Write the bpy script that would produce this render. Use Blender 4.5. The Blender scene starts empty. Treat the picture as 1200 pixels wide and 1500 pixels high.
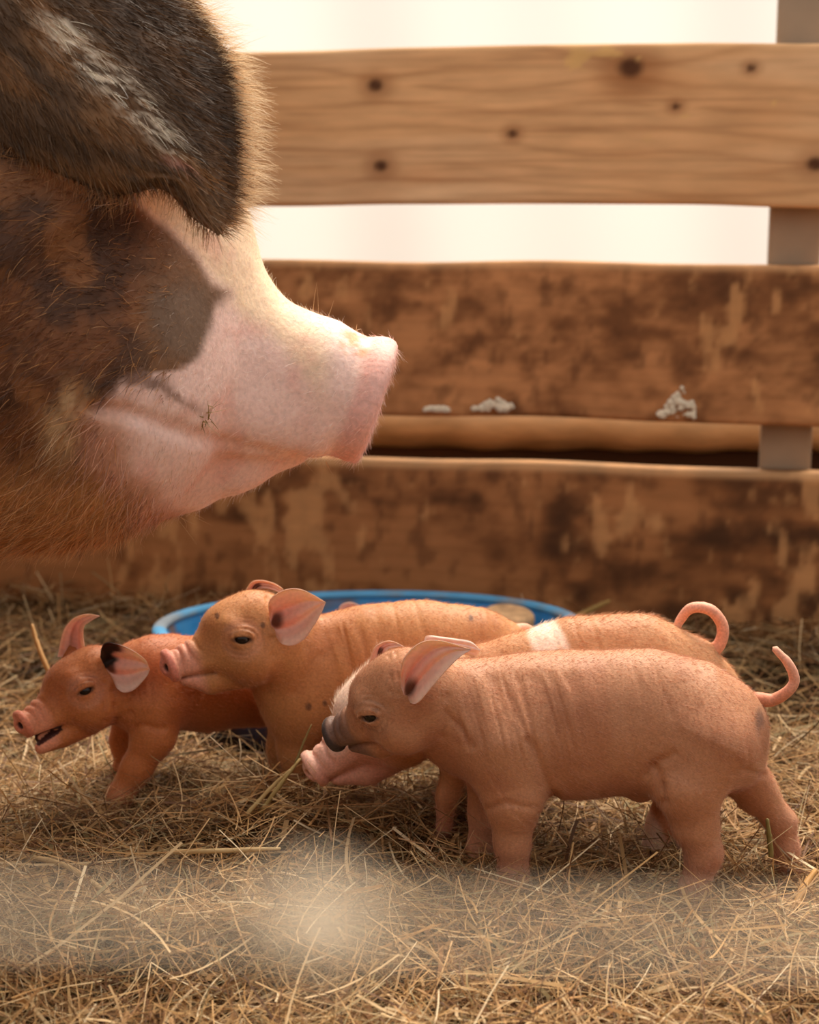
import bpy, math, random
import numpy as np

random.seed(7)
RNG = np.random.default_rng(11)
C = bpy.context.scene.collection
PI = math.pi

# ------------------------------------------------------------------ camera, light, exposure
CAM_H, PITCH, FPX = 0.55, math.radians(11.0), 2470.0
cam_data = bpy.data.cameras.new('camera')
cam_data.sensor_fit = 'HORIZONTAL'
cam_data.sensor_width = 24.0
cam_data.lens = FPX / 1200.0 * 24.0
cam_data.clip_start = 0.02
cam_data.dof.use_dof = True
cam_data.dof.focus_distance = 1.29
cam_data.dof.aperture_fstop = 5.6
cam = bpy.data.objects.new('camera', cam_data)
cam.location = (0, 0, CAM_H)
cam.rotation_euler = (PI / 2 - PITCH, 0, 0)
C.objects.link(cam)
bpy.context.scene.camera = cam

world = bpy.data.worlds.new('overcast_sky')
bpy.context.scene.world = world
world.use_nodes = True
bg = world.node_tree.nodes['Background']
bg.inputs[0].default_value = (1.0, 0.955, 0.90, 1)
bg.inputs[1].default_value = 0.74

sun_data = bpy.data.lights.new('sun', 'SUN')
sun_data.energy = 5.6
sun_data.angle = math.radians(40)
sun_data.color = (1.0, 0.90, 0.76)
sun = bpy.data.objects.new('sun', sun_data)
from mathutils import Vector, Matrix
sun.rotation_euler = Vector((-0.22, -0.55, -1.0)).to_track_quat('-Z', 'Y').to_euler()
C.objects.link(sun)

vs = bpy.context.scene.view_settings
vs.view_transform = 'Standard'
vs.look = 'None'
vs.gamma = 1.0
vs.exposure = 0.22
vs.use_curve_mapping = False

# ------------------------------------------------------------------ numeric helpers
cp, sp = math.cos(PITCH), math.sin(PITCH)
def W(px, py, Y):
    """world point seen at photo position (px, py) at distance Y in front of the camera"""
    a = (px - 600) / FPX; b = -(py - 750) / FPX
    t = Y / (cp + b * sp)
    return np.array([a * t, Y, CAM_H + t * (b * cp - sp)])
def SC(Y): return Y * 1.02 / FPX            # metres per photo pixel
def to_px(v):
    d = v - np.array([0, 0, CAM_H])
    dep = d[:, 1] * cp - d[:, 2] * sp
    up = d[:, 1] * sp + d[:, 2] * cp
    return 600 + FPX * d[:, 0] / dep, 750 - FPX * up / dep
def unit(v):
    v = np.asarray(v, float); return v / np.linalg.norm(v)
def lin(r, g, b):
    f = lambda c: (c / 255 / 12.92) if c / 255 <= .04045 else ((c / 255 + .055) / 1.055) ** 2.4
    return np.array([f(r), f(g), f(b)])
def sst(x, a, b):
    t = np.clip((x - a) / (b - a), 0, 1); return t * t * (3 - 2 * t)
def mixc(c, d, m):
    return c * (1 - m[:, None]) + np.asarray(d) * m[:, None]
LAT = np.random.default_rng(3).random((32, 32, 32)).astype(np.float32)
def noise3(p, s=1.0, off=0.0):
    """trilinear value noise 0..1; s may be a scalar or a 3-vector frequency"""
    q = np.asarray(p) * np.asarray(s) + off
    i = np.floor(q).astype(int); f = q - i; f = f * f * (3 - 2 * f)
    i0 = i & 31; i1 = (i + 1) & 31
    x0, y0, z0 = i0.T; x1, y1, z1 = i1.T; fx, fy, fz = f.T
    L = LAT
    a = L[x0, y0, z0] * (1 - fx) + L[x1, y0, z0] * fx
    b = L[x0, y1, z0] * (1 - fx) + L[x1, y1, z0] * fx
    c = L[x0, y0, z1] * (1 - fx) + L[x1, y0, z1] * fx
    d = L[x0, y1, z1] * (1 - fx) + L[x1, y1, z1] * fx
    return (a * (1 - fy) + b * fy) * (1 - fz) + (c * (1 - fy) + d * fy) * fz
def fbm(p, s, off=0.0, n=3):
    v = 0; a = .5; s = np.asarray(s, float); tot = 0
    for k in range(n):
        v = v + a * noise3(p, s, off + 7.3 * k); tot += a; a *= .5; s = s * 2.03
    return v / tot

def mesh_np(name, verts, quads=None, tris=None, cols=None, smooth=True):
    me = bpy.data.meshes.new(name)
    nq = 0 if quads is None else len(quads); nt = 0 if tris is None else len(tris)
    loops = []
    if nq: loops.append(np.asarray(quads, np.int32).ravel())
    if nt: loops.append(np.asarray(tris, np.int32).ravel())
    loops = np.concatenate(loops)
    tot = np.concatenate([np.full(nq, 4, np.int32), np.full(nt, 3, np.int32)])
    st = np.concatenate([[0], np.cumsum(tot)[:-1]]).astype(np.int32)
    me.vertices.add(len(verts)); me.vertices.foreach_set('co', np.asarray(verts, np.float32).ravel())
    me.loops.add(len(loops)); me.loops.foreach_set('vertex_index', loops)
    me.polygons.add(nq + nt); me.polygons.foreach_set('loop_start', st); me.polygons.foreach_set('loop_total', tot)
    me.polygons.foreach_set('use_smooth', np.full(nq + nt, smooth, bool))
    me.update(calc_edges=True)
    if cols is not None:
        at = me.color_attributes.new('Col', 'FLOAT_COLOR', 'POINT')
        c4 = np.ones((len(verts), 4), np.float32); c4[:, :3] = cols
        at.data.foreach_set('color', c4.ravel())
    me.validate()
    return me
def obj(name, me, mat=None, parent=None):
    o = bpy.data.objects.new(name, me); C.objects.link(o)
    if mat: me.materials.append(mat)
    if parent is not None:
        o.parent = parent
        o.matrix_parent_inverse = Matrix.Translation(-parent.location)
    return o
def tag(o, label=None, cat=None, group=None, kind=None):
    if label: o['label'] = label
    if cat: o['category'] = cat
    if group: o['group'] = group
    if kind: o['kind'] = kind
    return o
def empty(name, loc, label, cat, group=None):
    o = bpy.data.objects.new(name, None); o.empty_display_size = .05
    o.location = tuple(float(c) for c in loc); C.objects.link(o)
    return tag(o, label, cat, group)

def vnormals(v, q):
    n = np.cross(v[q[:, 2]] - v[q[:, 0]], v[q[:, 3]] - v[q[:, 1]])
    out = np.zeros_like(v)
    for k in range(4):
        for a in range(3):
            out[:, a] += np.bincount(q[:, k], n[:, a], len(v))
    return out / (np.linalg.norm(out, axis=1, keepdims=True) + 1e-12)

# ------------------------------------------------------------------ implicit-surface modelling of bodies
class Field:
    def __init__(s, lo, hi, h):
        s.lo = np.asarray(lo, float); s.h = h
        s.n = np.ceil((np.asarray(hi) - s.lo) / h).astype(int) + 1
        s.d = np.full(s.n, .08, np.float32)
    def blk(s, lo, hi):
        a = np.clip(np.floor((lo - s.lo) / s.h).astype(int), 0, s.n - 1)
        b = np.clip(np.ceil((hi - s.lo) / s.h).astype(int) + 1, 1, s.n)
        sl = tuple(slice(int(i), int(j)) for i, j in zip(a, b))
        g = [(s.lo[k] + s.h * np.arange(a[k], b[k])).astype(np.float32) for k in range(3)]
        return sl, g[0][:, None, None], g[1][None, :, None], g[2][None, None, :]
    def op(s, fn, lo, hi, k, sub=False):
        pad = k * 1.3 + 3 * s.h
        sl, X, Y, Z = s.blk(np.asarray(lo) - pad, np.asarray(hi) + pad)
        a = s.d[sl]
        if a.size == 0: return
        d = fn(X, Y, Z)
        if sub:
            h = np.maximum(k - np.abs(a + d), 0) / k
            s.d[sl] = np.maximum(a, -d) + h * h * k * .25
        else:
            h = np.maximum(k - np.abs(a - d), 0) / k
            s.d[sl] = np.minimum(a, d) - h * h * k * .25
    def cone(s, a, ra, b, rb, k=.01, n=None, sc=1.0, sub=False):
        a = np.asarray(a, float); b = np.asarray(b, float); ba = b - a; l2 = max(float(ba @ ba), 1e-12)
        R = max(ra, rb)
        def fn(X, Y, Z):
            x, y, z = X - a[0], Y - a[1], Z - a[2]
            if n is not None:
                m = (x * n[0] + y * n[1] + z * n[2]) * (1 / sc - 1)
                bn = float(ba @ n) * (1 / sc - 1)
                x = x + m * n[0]; y = y + m * n[1]; z = z + m * n[2]
                c = ba + bn * np.asarray(n)
            else: c = ba
            ll = max(float(c @ c), 1e-12)
            t = np.clip((x * c[0] + y * c[1] + z * c[2]) / ll, 0, 1)
            d = np.sqrt((x - t * c[0]) ** 2 + (y - t * c[1]) ** 2 + (z - t * c[2]) ** 2)
            return d - (ra + (rb - ra) * t)
        s.op(fn, np.minimum(a, b) - R * max(sc, 1), np.maximum(a, b) + R * max(sc, 1), k, sub)
    def ball(s, a, r, k=.01, n=None, sc=1.0, sub=False): s.cone(a, r, np.asarray(a) + 1e-6, r, k, n, sc, sub)
    def ell(s, c, M, r, k=.005, sub=False):
        """ellipsoid with axes = rows of M, radii r"""
        c = np.asarray(c, float); r = np.asarray(r, float); m = float(r.min())
        def fn(X, Y, Z):
            x, y, z = X - c[0], Y - c[1], Z - c[2]
            q = 0; g = 0
            for i in range(3):
                w = x * M[i][0] + y * M[i][1] + z * M[i][2]
                q = q + (w / r[i]) ** 2; g = g + (w / r[i] ** 2) ** 2
            k0 = np.sqrt(q); k1 = np.sqrt(g) + 1e-9
            return np.where(k0 < .3, (k0 - 1) * m, k0 * (k0 - 1) / k1)
        R = float(r.max()); s.op(fn, c - R, c + R, k, sub)
    def cyl(s, c, ax, R, hl, rnd, k, n2=None, sc=1.0):
        c = np.asarray(c, float); ax = np.asarray(ax, float)
        def fn(X, Y, Z):
            x, y, z = X - c[0], Y - c[1], Z - c[2]
            if n2 is not None:
                m = (x * n2[0] + y * n2[1] + z * n2[2]) * (1 / sc - 1)
                x = x + m * n2[0]; y = y + m * n2[1]; z = z + m * n2[2]
            t = x * ax[0] + y * ax[1] + z * ax[2]
            rr = np.sqrt(np.maximum(x * x + y * y + z * z - t * t, 0))
            dx = rr - R + rnd; dy = np.abs(t) - hl + rnd
            return np.minimum(np.maximum(dx, dy), 0) + np.sqrt(np.maximum(dx, 0) ** 2 + np.maximum(dy, 0) ** 2) - rnd
        s.op(fn, c - R - hl, c + R + hl, k)
    def torus(s, c, ax, R, r, k, M=None, ry=1.0):
        c = np.asarray(c, float); ax = np.asarray(ax, float)
        def fn(X, Y, Z):
            x, y, z = X - c[0], Y - c[1], Z - c[2]
            t = x * ax[0] + y * ax[1] + z * ax[2]
            x = x - t * ax[0]; y = y - t * ax[1]; z = z - t * ax[2]
            if M is not None:
                m = (x * M[0] + y * M[1] + z * M[2]) * (1 / ry - 1)
                x = x + m * M[0]; y = y + m * M[1]; z = z + m * M[2]
            return np.sqrt((np.sqrt(x * x + y * y + z * z) - R) ** 2 + t * t) - r
        s.op(fn, c - R - r, c + R + r, k)
    def chain(s, pts, k, n=None, sc=1.0, kin=None):
        """pts: list of (xyz, r), joined pairwise"""
        for i in range(len(pts) - 1):
            s.cone(pts[i][0], pts[i][1], pts[i + 1][0], pts[i + 1][1], k if i == 0 or kin is None else kin, n, sc)
    def at(s, p):
        q = (np.asarray(p) - s.lo) / s.h; i = np.clip(np.round(q).astype(int), 0, s.n - 1)
        return float(s.d[tuple(i)])
    def hit(s, p, d, far=.2):
        """walk from outside (p + far*d) inwards to the surface"""
        p = np.asarray(p, float); t = far
        while t > -far:
            if s.at(p + d * t) < 0: return p + d * t
            t -= s.h * .5
        return p
    def ray(s, px, py, y0=.95, y1=2.3):
        """first point of the surface met by the line of sight through (px, py)"""
        Y = y0
        while Y < y1:
            p = W(px, py, Y)
            if (p > s.lo).all() and (p < s.lo + s.h * (s.n - 1)).all() and s.at(p) < 0: return p
            Y += .0015
        return None
    def mesh(s):
        d = s.d; m = d < 0; nx, ny, nz = d.shape
        cnt = np.zeros((nx - 1, ny - 1, nz - 1), np.uint8)
        for i in (0, 1):
            for j in (0, 1):
                for k in (0, 1):
                    cnt += m[i:nx - 1 + i, j:ny - 1 + j, k:nz - 1 + k]
        act = np.argwhere((cnt > 0) & (cnt < 8))
        idx = np.full(cnt.shape, -1, np.int32); idx[tuple(act.T)] = np.arange(len(act))
        cor = {}
        for i in (0, 1):
            for j in (0, 1):
                for k in (0, 1):
                    cor[i, j, k] = d[act[:, 0] + i, act[:, 1] + j, act[:, 2] + k]
        sm = np.zeros((len(act), 3)); w = np.zeros(len(act))
        ks = list(cor)
        for a in ks:
            for ax in range(3):
                if a[ax] == 0:
                    b = list(a); b[ax] = 1; b = tuple(b)
                    va, vb = cor[a], cor[b]; cr = (va < 0) != (vb < 0)
                    t = np.where(cr, va / np.where(cr, va - vb, 1), 0)
                    p = np.tile(np.array(a, float), (len(act), 1)); p[:, ax] += t
                    sm[cr] += p[cr]; w += cr
        v = s.lo + s.h * (act + sm / w[:, None])
        Q = []
        for ax in range(3):
            o1, o2 = (ax + 1) % 3, (ax + 2) % 3
            sa = [slice(None)] * 3; sb = [slice(None)] * 3; sa[ax] = slice(0, -1); sb[ax] = slice(1, None)
            A, B = m[tuple(sa)], m[tuple(sb)]
            e = np.argwhere(A != B)
            e = e[(e[:, o1] > 0) & (e[:, o2] > 0) & (e[:, o1] < d.shape[o1] - 1) & (e[:, o2] < d.shape[o2] - 1)]
            flip = A[tuple(e.T)]
            def cell(i, j):
                c = e.copy(); c[:, o1] -= i; c[:, o2] -= j; return idx[tuple(c.T)]
            q = np.stack([cell(0, 0), cell(1, 0), cell(1, 1), cell(0, 1)], 1)
            q[~flip] = q[~flip][:, ::-1]
            Q.append(q)
        q = np.concatenate(Q); q = q[(q >= 0).all(1)]
        # keep the outside surface only
        nv = len(v); lab = np.arange(nv)
        for _ in range(2):          # light smoothing
            acc = np.zeros_like(v); c = np.zeros(nv)
            for a in range(4):
                b = (a + 1) % 4
                for x, y in ((q[:, a], q[:, b]), (q[:, b], q[:, a])):
                    c += np.bincount(x, minlength=nv)
                    for t in range(3): acc[:, t] += np.bincount(x, v[y, t], nv)
            v = v * .5 + .5 * acc / np.maximum(c, 1)[:, None]
        return v, q

def ribbons(root, dirs, ln, wd, cols, nseg=2, bend=None, tipc=None, wv=None, taper=True):
    """flat tapering strands: root, direction, length, width, bend vector -> verts, quads, colours"""
    n = len(root); t = np.linspace(0, 1, nseg + 1)
    if wv is None: wv = RNG.normal(size=(n, 3))
    w = np.cross(dirs, wv); w /= np.linalg.norm(w, axis=1, keepdims=True) + 1e-9
    V = np.zeros((n, nseg + 1, 2, 3)); K = np.zeros((n, nseg + 1, 2, 3))
    for i, tt in enumerate(t):
        p = root + dirs * (ln * tt)[:, None]
        if bend is not None: p = p + bend * (tt * tt * ln)[:, None]
        hw = wd * .5 * ((1 - tt * .85) if taper else 1.0)
        V[:, i, 0] = p - w * hw[:, None]; V[:, i, 1] = p + w * hw[:, None]
        c = cols if tipc is None else cols * (1 - tt) + tipc * tt
        K[:, i, 0] = c; K[:, i, 1] = c
    base = (np.arange(n) * (nseg + 1) * 2)[:, None]
    q = []
    for i in range(nseg):
        b = base + 2 * i
        q.append(np.concatenate([b, b + 1, b + 3, b + 2], 1))
    return V.reshape(-1, 3), np.concatenate(q), K.reshape(-1, 3)

def sample(v, q, n, dens=None):
    """random points on a quad mesh"""
    ar = np.linalg.norm(np.cross(v[q[:, 2]] - v[q[:, 0]], v[q[:, 3]] - v[q[:, 1]]), axis=1)
    if dens is not None: ar = ar * dens[q[:, 0]]
    f = RNG.choice(len(q), n, p=ar / ar.sum())
    a = RNG.random((n, 1)); b = RNG.random((n, 1)); Q = q[f]
    p = (v[Q[:, 0]] * (1 - a) + v[Q[:, 1]] * a) * (1 - b) + (v[Q[:, 3]] * (1 - a) + v[Q[:, 2]] * a) * b
    return p, Q[:, 0]

def tube(pts, rads, ns=10, sub=6):
    """closed tube through points (Catmull-Rom)"""
    P = np.asarray(pts, float); R = np.asarray(rads, float)
    P = np.vstack([2 * P[0] - P[1], P, 2 * P[-1] - P[-2]]); R = np.r_[R[0], R, R[-1]]
    out = []; rr = []
    for i in range(1, len(P) - 2):
        for t in np.linspace(0, 1, sub, endpoint=False):
            a, b, c, d = P[i - 1:i + 3]
            out.append(.5 * (2 * b + (c - a) * t + (2 * a - 5 * b + 4 * c - d) * t * t + (3 * b - a - 3 * c + d) * t ** 3))
            rr.append(R[i] * (1 - t) + R[i + 1] * t)
    out.append(P[-2]); rr.append(R[-2])
    out = np.array(out); rr = np.array(rr)
    T = np.gradient(out, axis=0); T /= np.linalg.norm(T, axis=1, keepdims=True) + 1e-12
    nrm = np.cross(T[0], [.3, .9, .2]); nrm /= np.linalg.norm(nrm)
    V = []
    for i in range(len(out)):
        nrm = nrm - T[i] * (nrm @ T[i]); nrm /= np.linalg.norm(nrm); bn = np.cross(T[i], nrm)
        for k in range(ns):
            a = 2 * PI * k / ns
            V.append(out[i] + rr[i] * (math.cos(a) * nrm + math.sin(a) * bn))
    n = len(out); q = []
    for i in range(n - 1):
        for k in range(ns):
            q.append((i * ns + k, i * ns + (k + 1) % ns, (i + 1) * ns + (k + 1) % ns, (i + 1) * ns + k))
    tr = []
    V += [out[0] - T[0] * rr[0] * .5, out[-1] + T[-1] * rr[-1] * .8]
    for k in range(ns):
        tr.append((n * ns, (k + 1) % ns, k)); tr.append((n * ns + 1, (n - 1) * ns + k, (n - 1) * ns + (k + 1) % ns))
    return np.array(V), np.array(q), np.array(tr)

# ------------------------------------------------------------------ materials
def mat(name, col=None, rough=.6, attr=False, sss=0.0, sheen=0.0, bump=0.0, bscale=200., vary=0.0, spec=.4, transl=0.0, stretch=None, metal=0.0, bdist=.001):
    m = bpy.data.materials.new(name); m.use_nodes = True
    nt = m.node_tree; b = nt.nodes['Principled BSDF']
    L = nt.links.new
    if attr:
        a = nt.nodes.new('ShaderNodeAttribute'); a.attribute_name = 'Col'; src = a.outputs['Color']
    else:
        a = nt.nodes.new('ShaderNodeRGB'); a.outputs[0].default_value = (*col, 1); src = a.outputs[0]
    tc = nt.nodes.new('ShaderNodeTexCoord'); vec = tc.outputs['Object']
    if stretch:
        mp = nt.nodes.new('ShaderNodeMapping'); mp.inputs['Scale'].default_value = stretch
        L(vec, mp.inputs['Vector']); vec = mp.outputs['Vector']
    if vary or bump:
        n = nt.nodes.new('ShaderNodeTexNoise'); n.inputs['Scale'].default_value = bscale; n.inputs['Detail'].default_value = 5
        L(vec, n.inputs['Vector'])
    if vary:
        mr = nt.nodes.new('ShaderNodeMapRange'); mr.inputs['From Min'].default_value = .3; mr.inputs['From Max'].default_value = .7
        mr.inputs['To Min'].default_value = 1 - vary; mr.inputs['To Max'].default_value = 1 + vary
        L(n.outputs['Fac'], mr.inputs['Value'])
        mx = nt.nodes.new('ShaderNodeVectorMath'); mx.operation = 'SCALE'
        L(src, mx.inputs[0]); L(mr.outputs[0], mx.inputs['Scale']); src = mx.outputs[0]
    L(src, b.inputs['Base Color'])
    if bump:
        bp = nt.nodes.new('ShaderNodeBump'); bp.inputs['Strength'].default_value = bump; bp.inputs['Distance'].default_value = bdist
        L(n.outputs['Fac'], bp.inputs['Height']); L(bp.outputs[0], b.inputs['Normal'])
    b.inputs['Roughness'].default_value = rough
    b.inputs['Metallic'].default_value = metal
    b.inputs['Specular IOR Level'].default_value = spec
    if sss:
        b.inputs['Subsurface Weight'].default_value = sss
        b.inputs['Subsurface Radius'].default_value = (1, .45, .25)
        b.inputs['Subsurface Scale'].default_value = .006
    if sheen:
        b.inputs['Sheen Weight'].default_value = sheen; b.inputs['Sheen Roughness'].default_value = .35
        b.inputs['Sheen Tint'].default_value = (1, .85, .7, 1)
    if transl:
        out = nt.nodes['Material Output']; tr = nt.nodes.new('ShaderNodeBsdfTranslucent'); L(src, tr.inputs['Color'])
        ms = nt.nodes.new('ShaderNodeMixShader'); ms.inputs[0].default_value = transl
        L(b.outputs[0], ms.inputs[1]); L(tr.outputs[0], ms.inputs[2]); L(ms.outputs[0], out.inputs['Surface'])
    return m
M_skin = mat('piglet_skin', rough=.55, attr=True, sss=.18, sheen=.15, bump=.5, bscale=520, vary=.16, spec=.35, bdist=.0007)
M_ear = mat('ear_skin', rough=.5, attr=True, sss=.2, bump=.15, bscale=300, vary=.08, transl=.20)
M_fuzz = mat('fuzz', rough=.5, attr=True, transl=.35)
M_sow = mat('sow_skin', rough=.6, attr=True, sss=.15, bump=.5, bscale=260, vary=.12, bdist=.001)
M_fur = mat('sow_bristle', rough=.45, attr=True, transl=.35)
M_eye = mat('eye', col=(.012, .007, .005), rough=.22, spec=.35)
M_hoof = mat('hoof', col=tuple(lin(150, 105, 80)), rough=.5, vary=.2, bscale=90)
M_hay = mat('hay', rough=.6, attr=True, transl=.25, spec=.3)
M_wood = mat('board_wood', rough=.75, attr=True, bump=.35, bscale=60, stretch=(.12, 1, 1), vary=.10, bdist=.002, spec=.2)
M_tub = mat('tub_plastic', rough=.4, attr=True, vary=.1, bscale=40, transl=.35)
M_rim = mat('tub_rim_plastic', rough=.4, attr=True, vary=.1, bscale=40)
M_steel = mat('post_metal', col=tuple(lin(166, 144, 120)), rough=.5, metal=.1, vary=.12, bscale=14, bump=.1)
M_soil = mat('trodden_bedding', rough=.95, attr=True, bump=1, bscale=120, vary=.35, bdist=.004, spec=.1)
M_crust = mat('dried_splash', col=tuple(lin(228, 214, 190)), rough=.9, bump=.8, bscale=150, vary=.15, bdist=.002)

# ------------------------------------------------------------------ setting
def hay_h(x, y):
    """height of the bedding surface"""
    P = np.stack([x, y, np.zeros_like(x)], 1)
    h = .030 * (fbm(P, 15, 2.0) - .5) + .014 * fbm(P, 3.1, 9.0) - .006
    h = h + .030 * np.exp(-(((x + .10) / .14) ** 2 + ((y - 1.36) / .055) ** 2))      # heap in front of the two left piglets
    h = h + .020 * np.exp(-(((x + .24) / .06) ** 2 + ((y - 1.47) / .05) ** 2))
    h = h - .040 * np.exp(-(((x + .135) / .055) ** 2 + ((y - 1.53) / .07) ** 2))
    h = h + .018 * np.exp(-(((x - .05) / .55) ** 2 + ((y - 1.14) / .05) ** 2))        # low ridge by the near feet
    return h - .055 * (1 - sst(np.hypot(x + .045, y - 1.812), .19, .215))              # the tub has settled into it
def spread(a, b, A, B, n):
    return np.unique(np.concatenate([np.linspace(A, a, 9), np.linspace(a, b, n), np.linspace(b, B, 9)]))
gx = spread(-1.3, 1.3, -7, 7, 240); gy = spread(.3, 2.9, -6, 7, 220)
NX, NY = len(gx), len(gy)
GX, GY = np.meshgrid(gx, gy, indexing='ij'); fx_, fy_ = GX.ravel(), GY.ravel()
gv = np.stack([fx_, fy_, hay_h(fx_, fy_) - .012], 1)
ii = np.arange(NX - 1)[:, None] * NY + np.arange(NY - 1)[None, :]
gq = np.stack([ii, ii + NY, ii + NY + 1, ii + 1], -1).reshape(-1, 4)
gm = fbm(gv, 14, 4.0)
gc = mixc(np.tile(lin(44, 30, 18), (len(gv), 1)), lin(88, 62, 36), sst(gm, .35, .7))
floor = obj('floor', mesh_np('floor', gv, gq, cols=gc), M_soil)
tag(floor, kind='structure')

# translucent plastic side curtain of the barn, with soft folds
n1, n2 = 260, 24
sx = np.linspace(-2.6, 2.6, n1); sz = np.linspace(.20, 1.08, n2)
SX, SZ = np.meshgrid(sx, sz, indexing='ij')
SY = 2.62 + .015 * np.sin(SX * 9 + 1.2 * np.sin(SX * 3.1)) + .008 * np.sin(SX * 23 + SZ * 2)
sv = np.stack([SX.ravel(), SY.ravel(), SZ.ravel()], 1)
si = np.arange(n1 - 1)[:, None] * n2 + np.arange(n2 - 1)[None, :]
sq = np.stack([si, si + n2, si + n2 + 1, si + 1], -1).reshape(-1, 4)
M_sheet = mat('plastic_sheet', col=(.93, .91, .88), rough=.4, transl=.62)
wall = obj('wall_back', mesh_np('wall_back', sv, sq), M_sheet)
tag(wall, 'white translucent plastic side curtain behind the fence', kind='structure')
# its rolled-up hem and the dark sill board below
rv, rq, rt = tube([(-2.6, 2.55, .196), (-1, 2.54, .191), (0, 2.55, .189), (.6, 2.54, .186), (2.6, 2.55, .182)], [.034, .036, .035, .036, .035], 16, 40)
rv[:, 2] += .003 * np.sin(rv[:, 0] * 40) * np.sin(rv[:, 0] * 17)
roll = obj('trim_1', mesh_np('curtain_roll', rv, rq, rt), mat('rolled_plastic', col=tuple(lin(214, 176, 130)), rough=.45, vary=.25, bscale=22, stretch=(.6, 2, 2), bump=.3))
tag(roll, 'rolled hem of the plastic curtain', kind='structure')
def box(lo, hi, bev=.002):
    import bmesh
    bm = bmesh.new(); bmesh.ops.create_cube(bm, size=1)
    lo = np.asarray(lo, float); hi = np.asarray(hi, float)
    for v in bm.verts: v.co = Vector(tuple(lo + (np.array(v.co) + .5) * (hi - lo)))
    if bev: bmesh.ops.bevel(bm, geom=bm.edges[:], offset=bev, segments=2, affect='EDGES', profile=.7)
    me = bpy.data.meshes.new('box'); bm.to_mesh(me); bm.free(); return me
sill = obj('baseboard_back', box((-2.6, 2.54, -.05), (2.6, 2.60, .160), .004), mat('dark_sill', col=tuple(lin(70, 44, 26)), rough=.9, vary=.3, bscale=8, stretch=(.3, 2, 2)))
tag(sill, kind='structure')

# added unseen boarding behind and left of the camera, holds back low sky light
M_dark = mat('dark_boarding', col=tuple(lin(96, 64, 42)), rough=.9, vary=.3, bscale=6, stretch=(.2, 2, 2))
tag(obj('wall_shade_front', box((-2.4, -.62, -.05), (2.4, -.58, .80), .004), M_dark), kind='structure')
tag(obj('wall_shade_left', box((-2.44, -.58, -.05), (-2.40, 2.50, 1.25), .004), M_dark), kind='structure')

# ------------------------------------------------------------------ board fence
FY, FS = 2.13, -.20                                       # fence line: Y = FY + FS*x
fence = empty('board_fence', (0, FY, 0), 'board fence of three horizontal weathered wooden boards behind the piglets', 'fence')
fa = math.atan(FS); fd = np.array([math.cos(fa), math.sin(fa), 0]); fn_ = np.array([math.sin(fa), -math.cos(fa), 0])
def zof(py): return W(600, py, FY)[2]
def board(z0, z1, colour, seed, th=.040):
    nx, nz = 460, 60
    s = np.linspace(-1.15, 1.15, nx); z = np.linspace(0, 1, nz)
    S, Z = np.meshgrid(s, z, indexing='ij')
    P = np.stack([S.ravel(), np.full(S.size, seed * 3.7), Z.ravel() * (z1 - z0)], 1)
    rel = .0022 * (fbm(P, (2.2, 1, 10), seed) - .5) * 2
    ed = .004 * (noise3(P, (6, 1, 1), seed + 5) - .5) * 2
    zz = z0 + Z.ravel() * (z1 - z0) + ed * (2 * np.abs(Z.ravel() - .5)) ** 4
    b = np.minimum(Z.ravel(), 1 - Z.ravel()) * (z1 - z0)
    rnd = np.maximum(0, .006 - b) ** 2 / .012
    front = np.array([0, FY, 0]) + fd * S.ravel()[:, None] + fn_ * (rel - rnd)[:, None]; front[:, 2] = zz
    back = front - fn_ * th; 
    col = colour(S.ravel(), P[:, 2], zz, P)
    V = np.concatenate([front, back]); K = np.concatenate([col, col])
    i = np.arange(nx - 1)[:, None] * nz + np.arange(nz - 1)[None, :]
    q1 = np.stack([i, i + nz, i + nz + 1, i + 1], -1).reshape(-1, 4)
    N = nx * nz
    a = np.arange(nx - 1) * nz; bq = np.stack([a, a + N, a + nz + N, a + nz], -1)
    t = a + nz - 1; tq = np.stack([t, t + nz, t + nz + N, t + N], -1)
    e = np.arange(nz - 1); lq = np.stack([e, e + 1, e + 1 + N, e + N], -1)
    e2 = e + (nx - 1) * nz; rq_ = np.stack([e2, e2 + N, e2 + 1 + N, e2 + 1], -1)
    return obj('board', mesh_np('board', V, np.concatenate([q1, q1[:, ::-1] + N, bq, tq, lq, rq_]), cols=K), M_wood, fence)
def grain(s, zl, P, freq, knots, seed):
    g = zl + .020 * (noise3(P, (2.4, 1, 7), seed) - .5) * 2 + .007 * (noise3(P, (9, 1, 16), seed + 3) - .5) * 2
    dark = np.zeros_like(s); ring = np.zeros_like(s)
    for (kx, kz, r) in knots:
        dx = (s - kx); dz = (zl - kz); rr = np.sqrt((dx * .55) ** 2 + dz ** 2)
        g = g + np.sign(dz + 1e-6) * r * .9 * np.exp(-(rr / (r * 3.2)) ** 2)
        rk = np.sqrt((dx * .8) ** 2 + dz ** 2)
        dark = np.maximum(dark, 1 - sst(rk, r * .35, r)); ring = np.maximum(ring, 1 - sst(rk, r * .8, r * 2.6))
    ln = .5 + .5 * np.sin(g * freq + 2.0 * noise3(P, (2, 1, 5), seed + 9))
    return ln ** 5, dark, ring
def s_at(px, py):
    """distance along the fence seen at photo position"""
    a = (px - 600) / FPX; b = -(py - 750) / FPX; dy = cp + b * sp
    t = FY / (dy - FS * a)
    return a * t / fd[0], CAM_H + t * (b * cp - sp)
ZB = [(zof(301.5), zof(71)), (zof(607), zof(383)), (-.015, zof(676))]
def knots_of(lst, z0): 
    return [(s_at(a, b)[0], s_at(a, b)[1] - z0, r) for a, b, r in lst]
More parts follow.
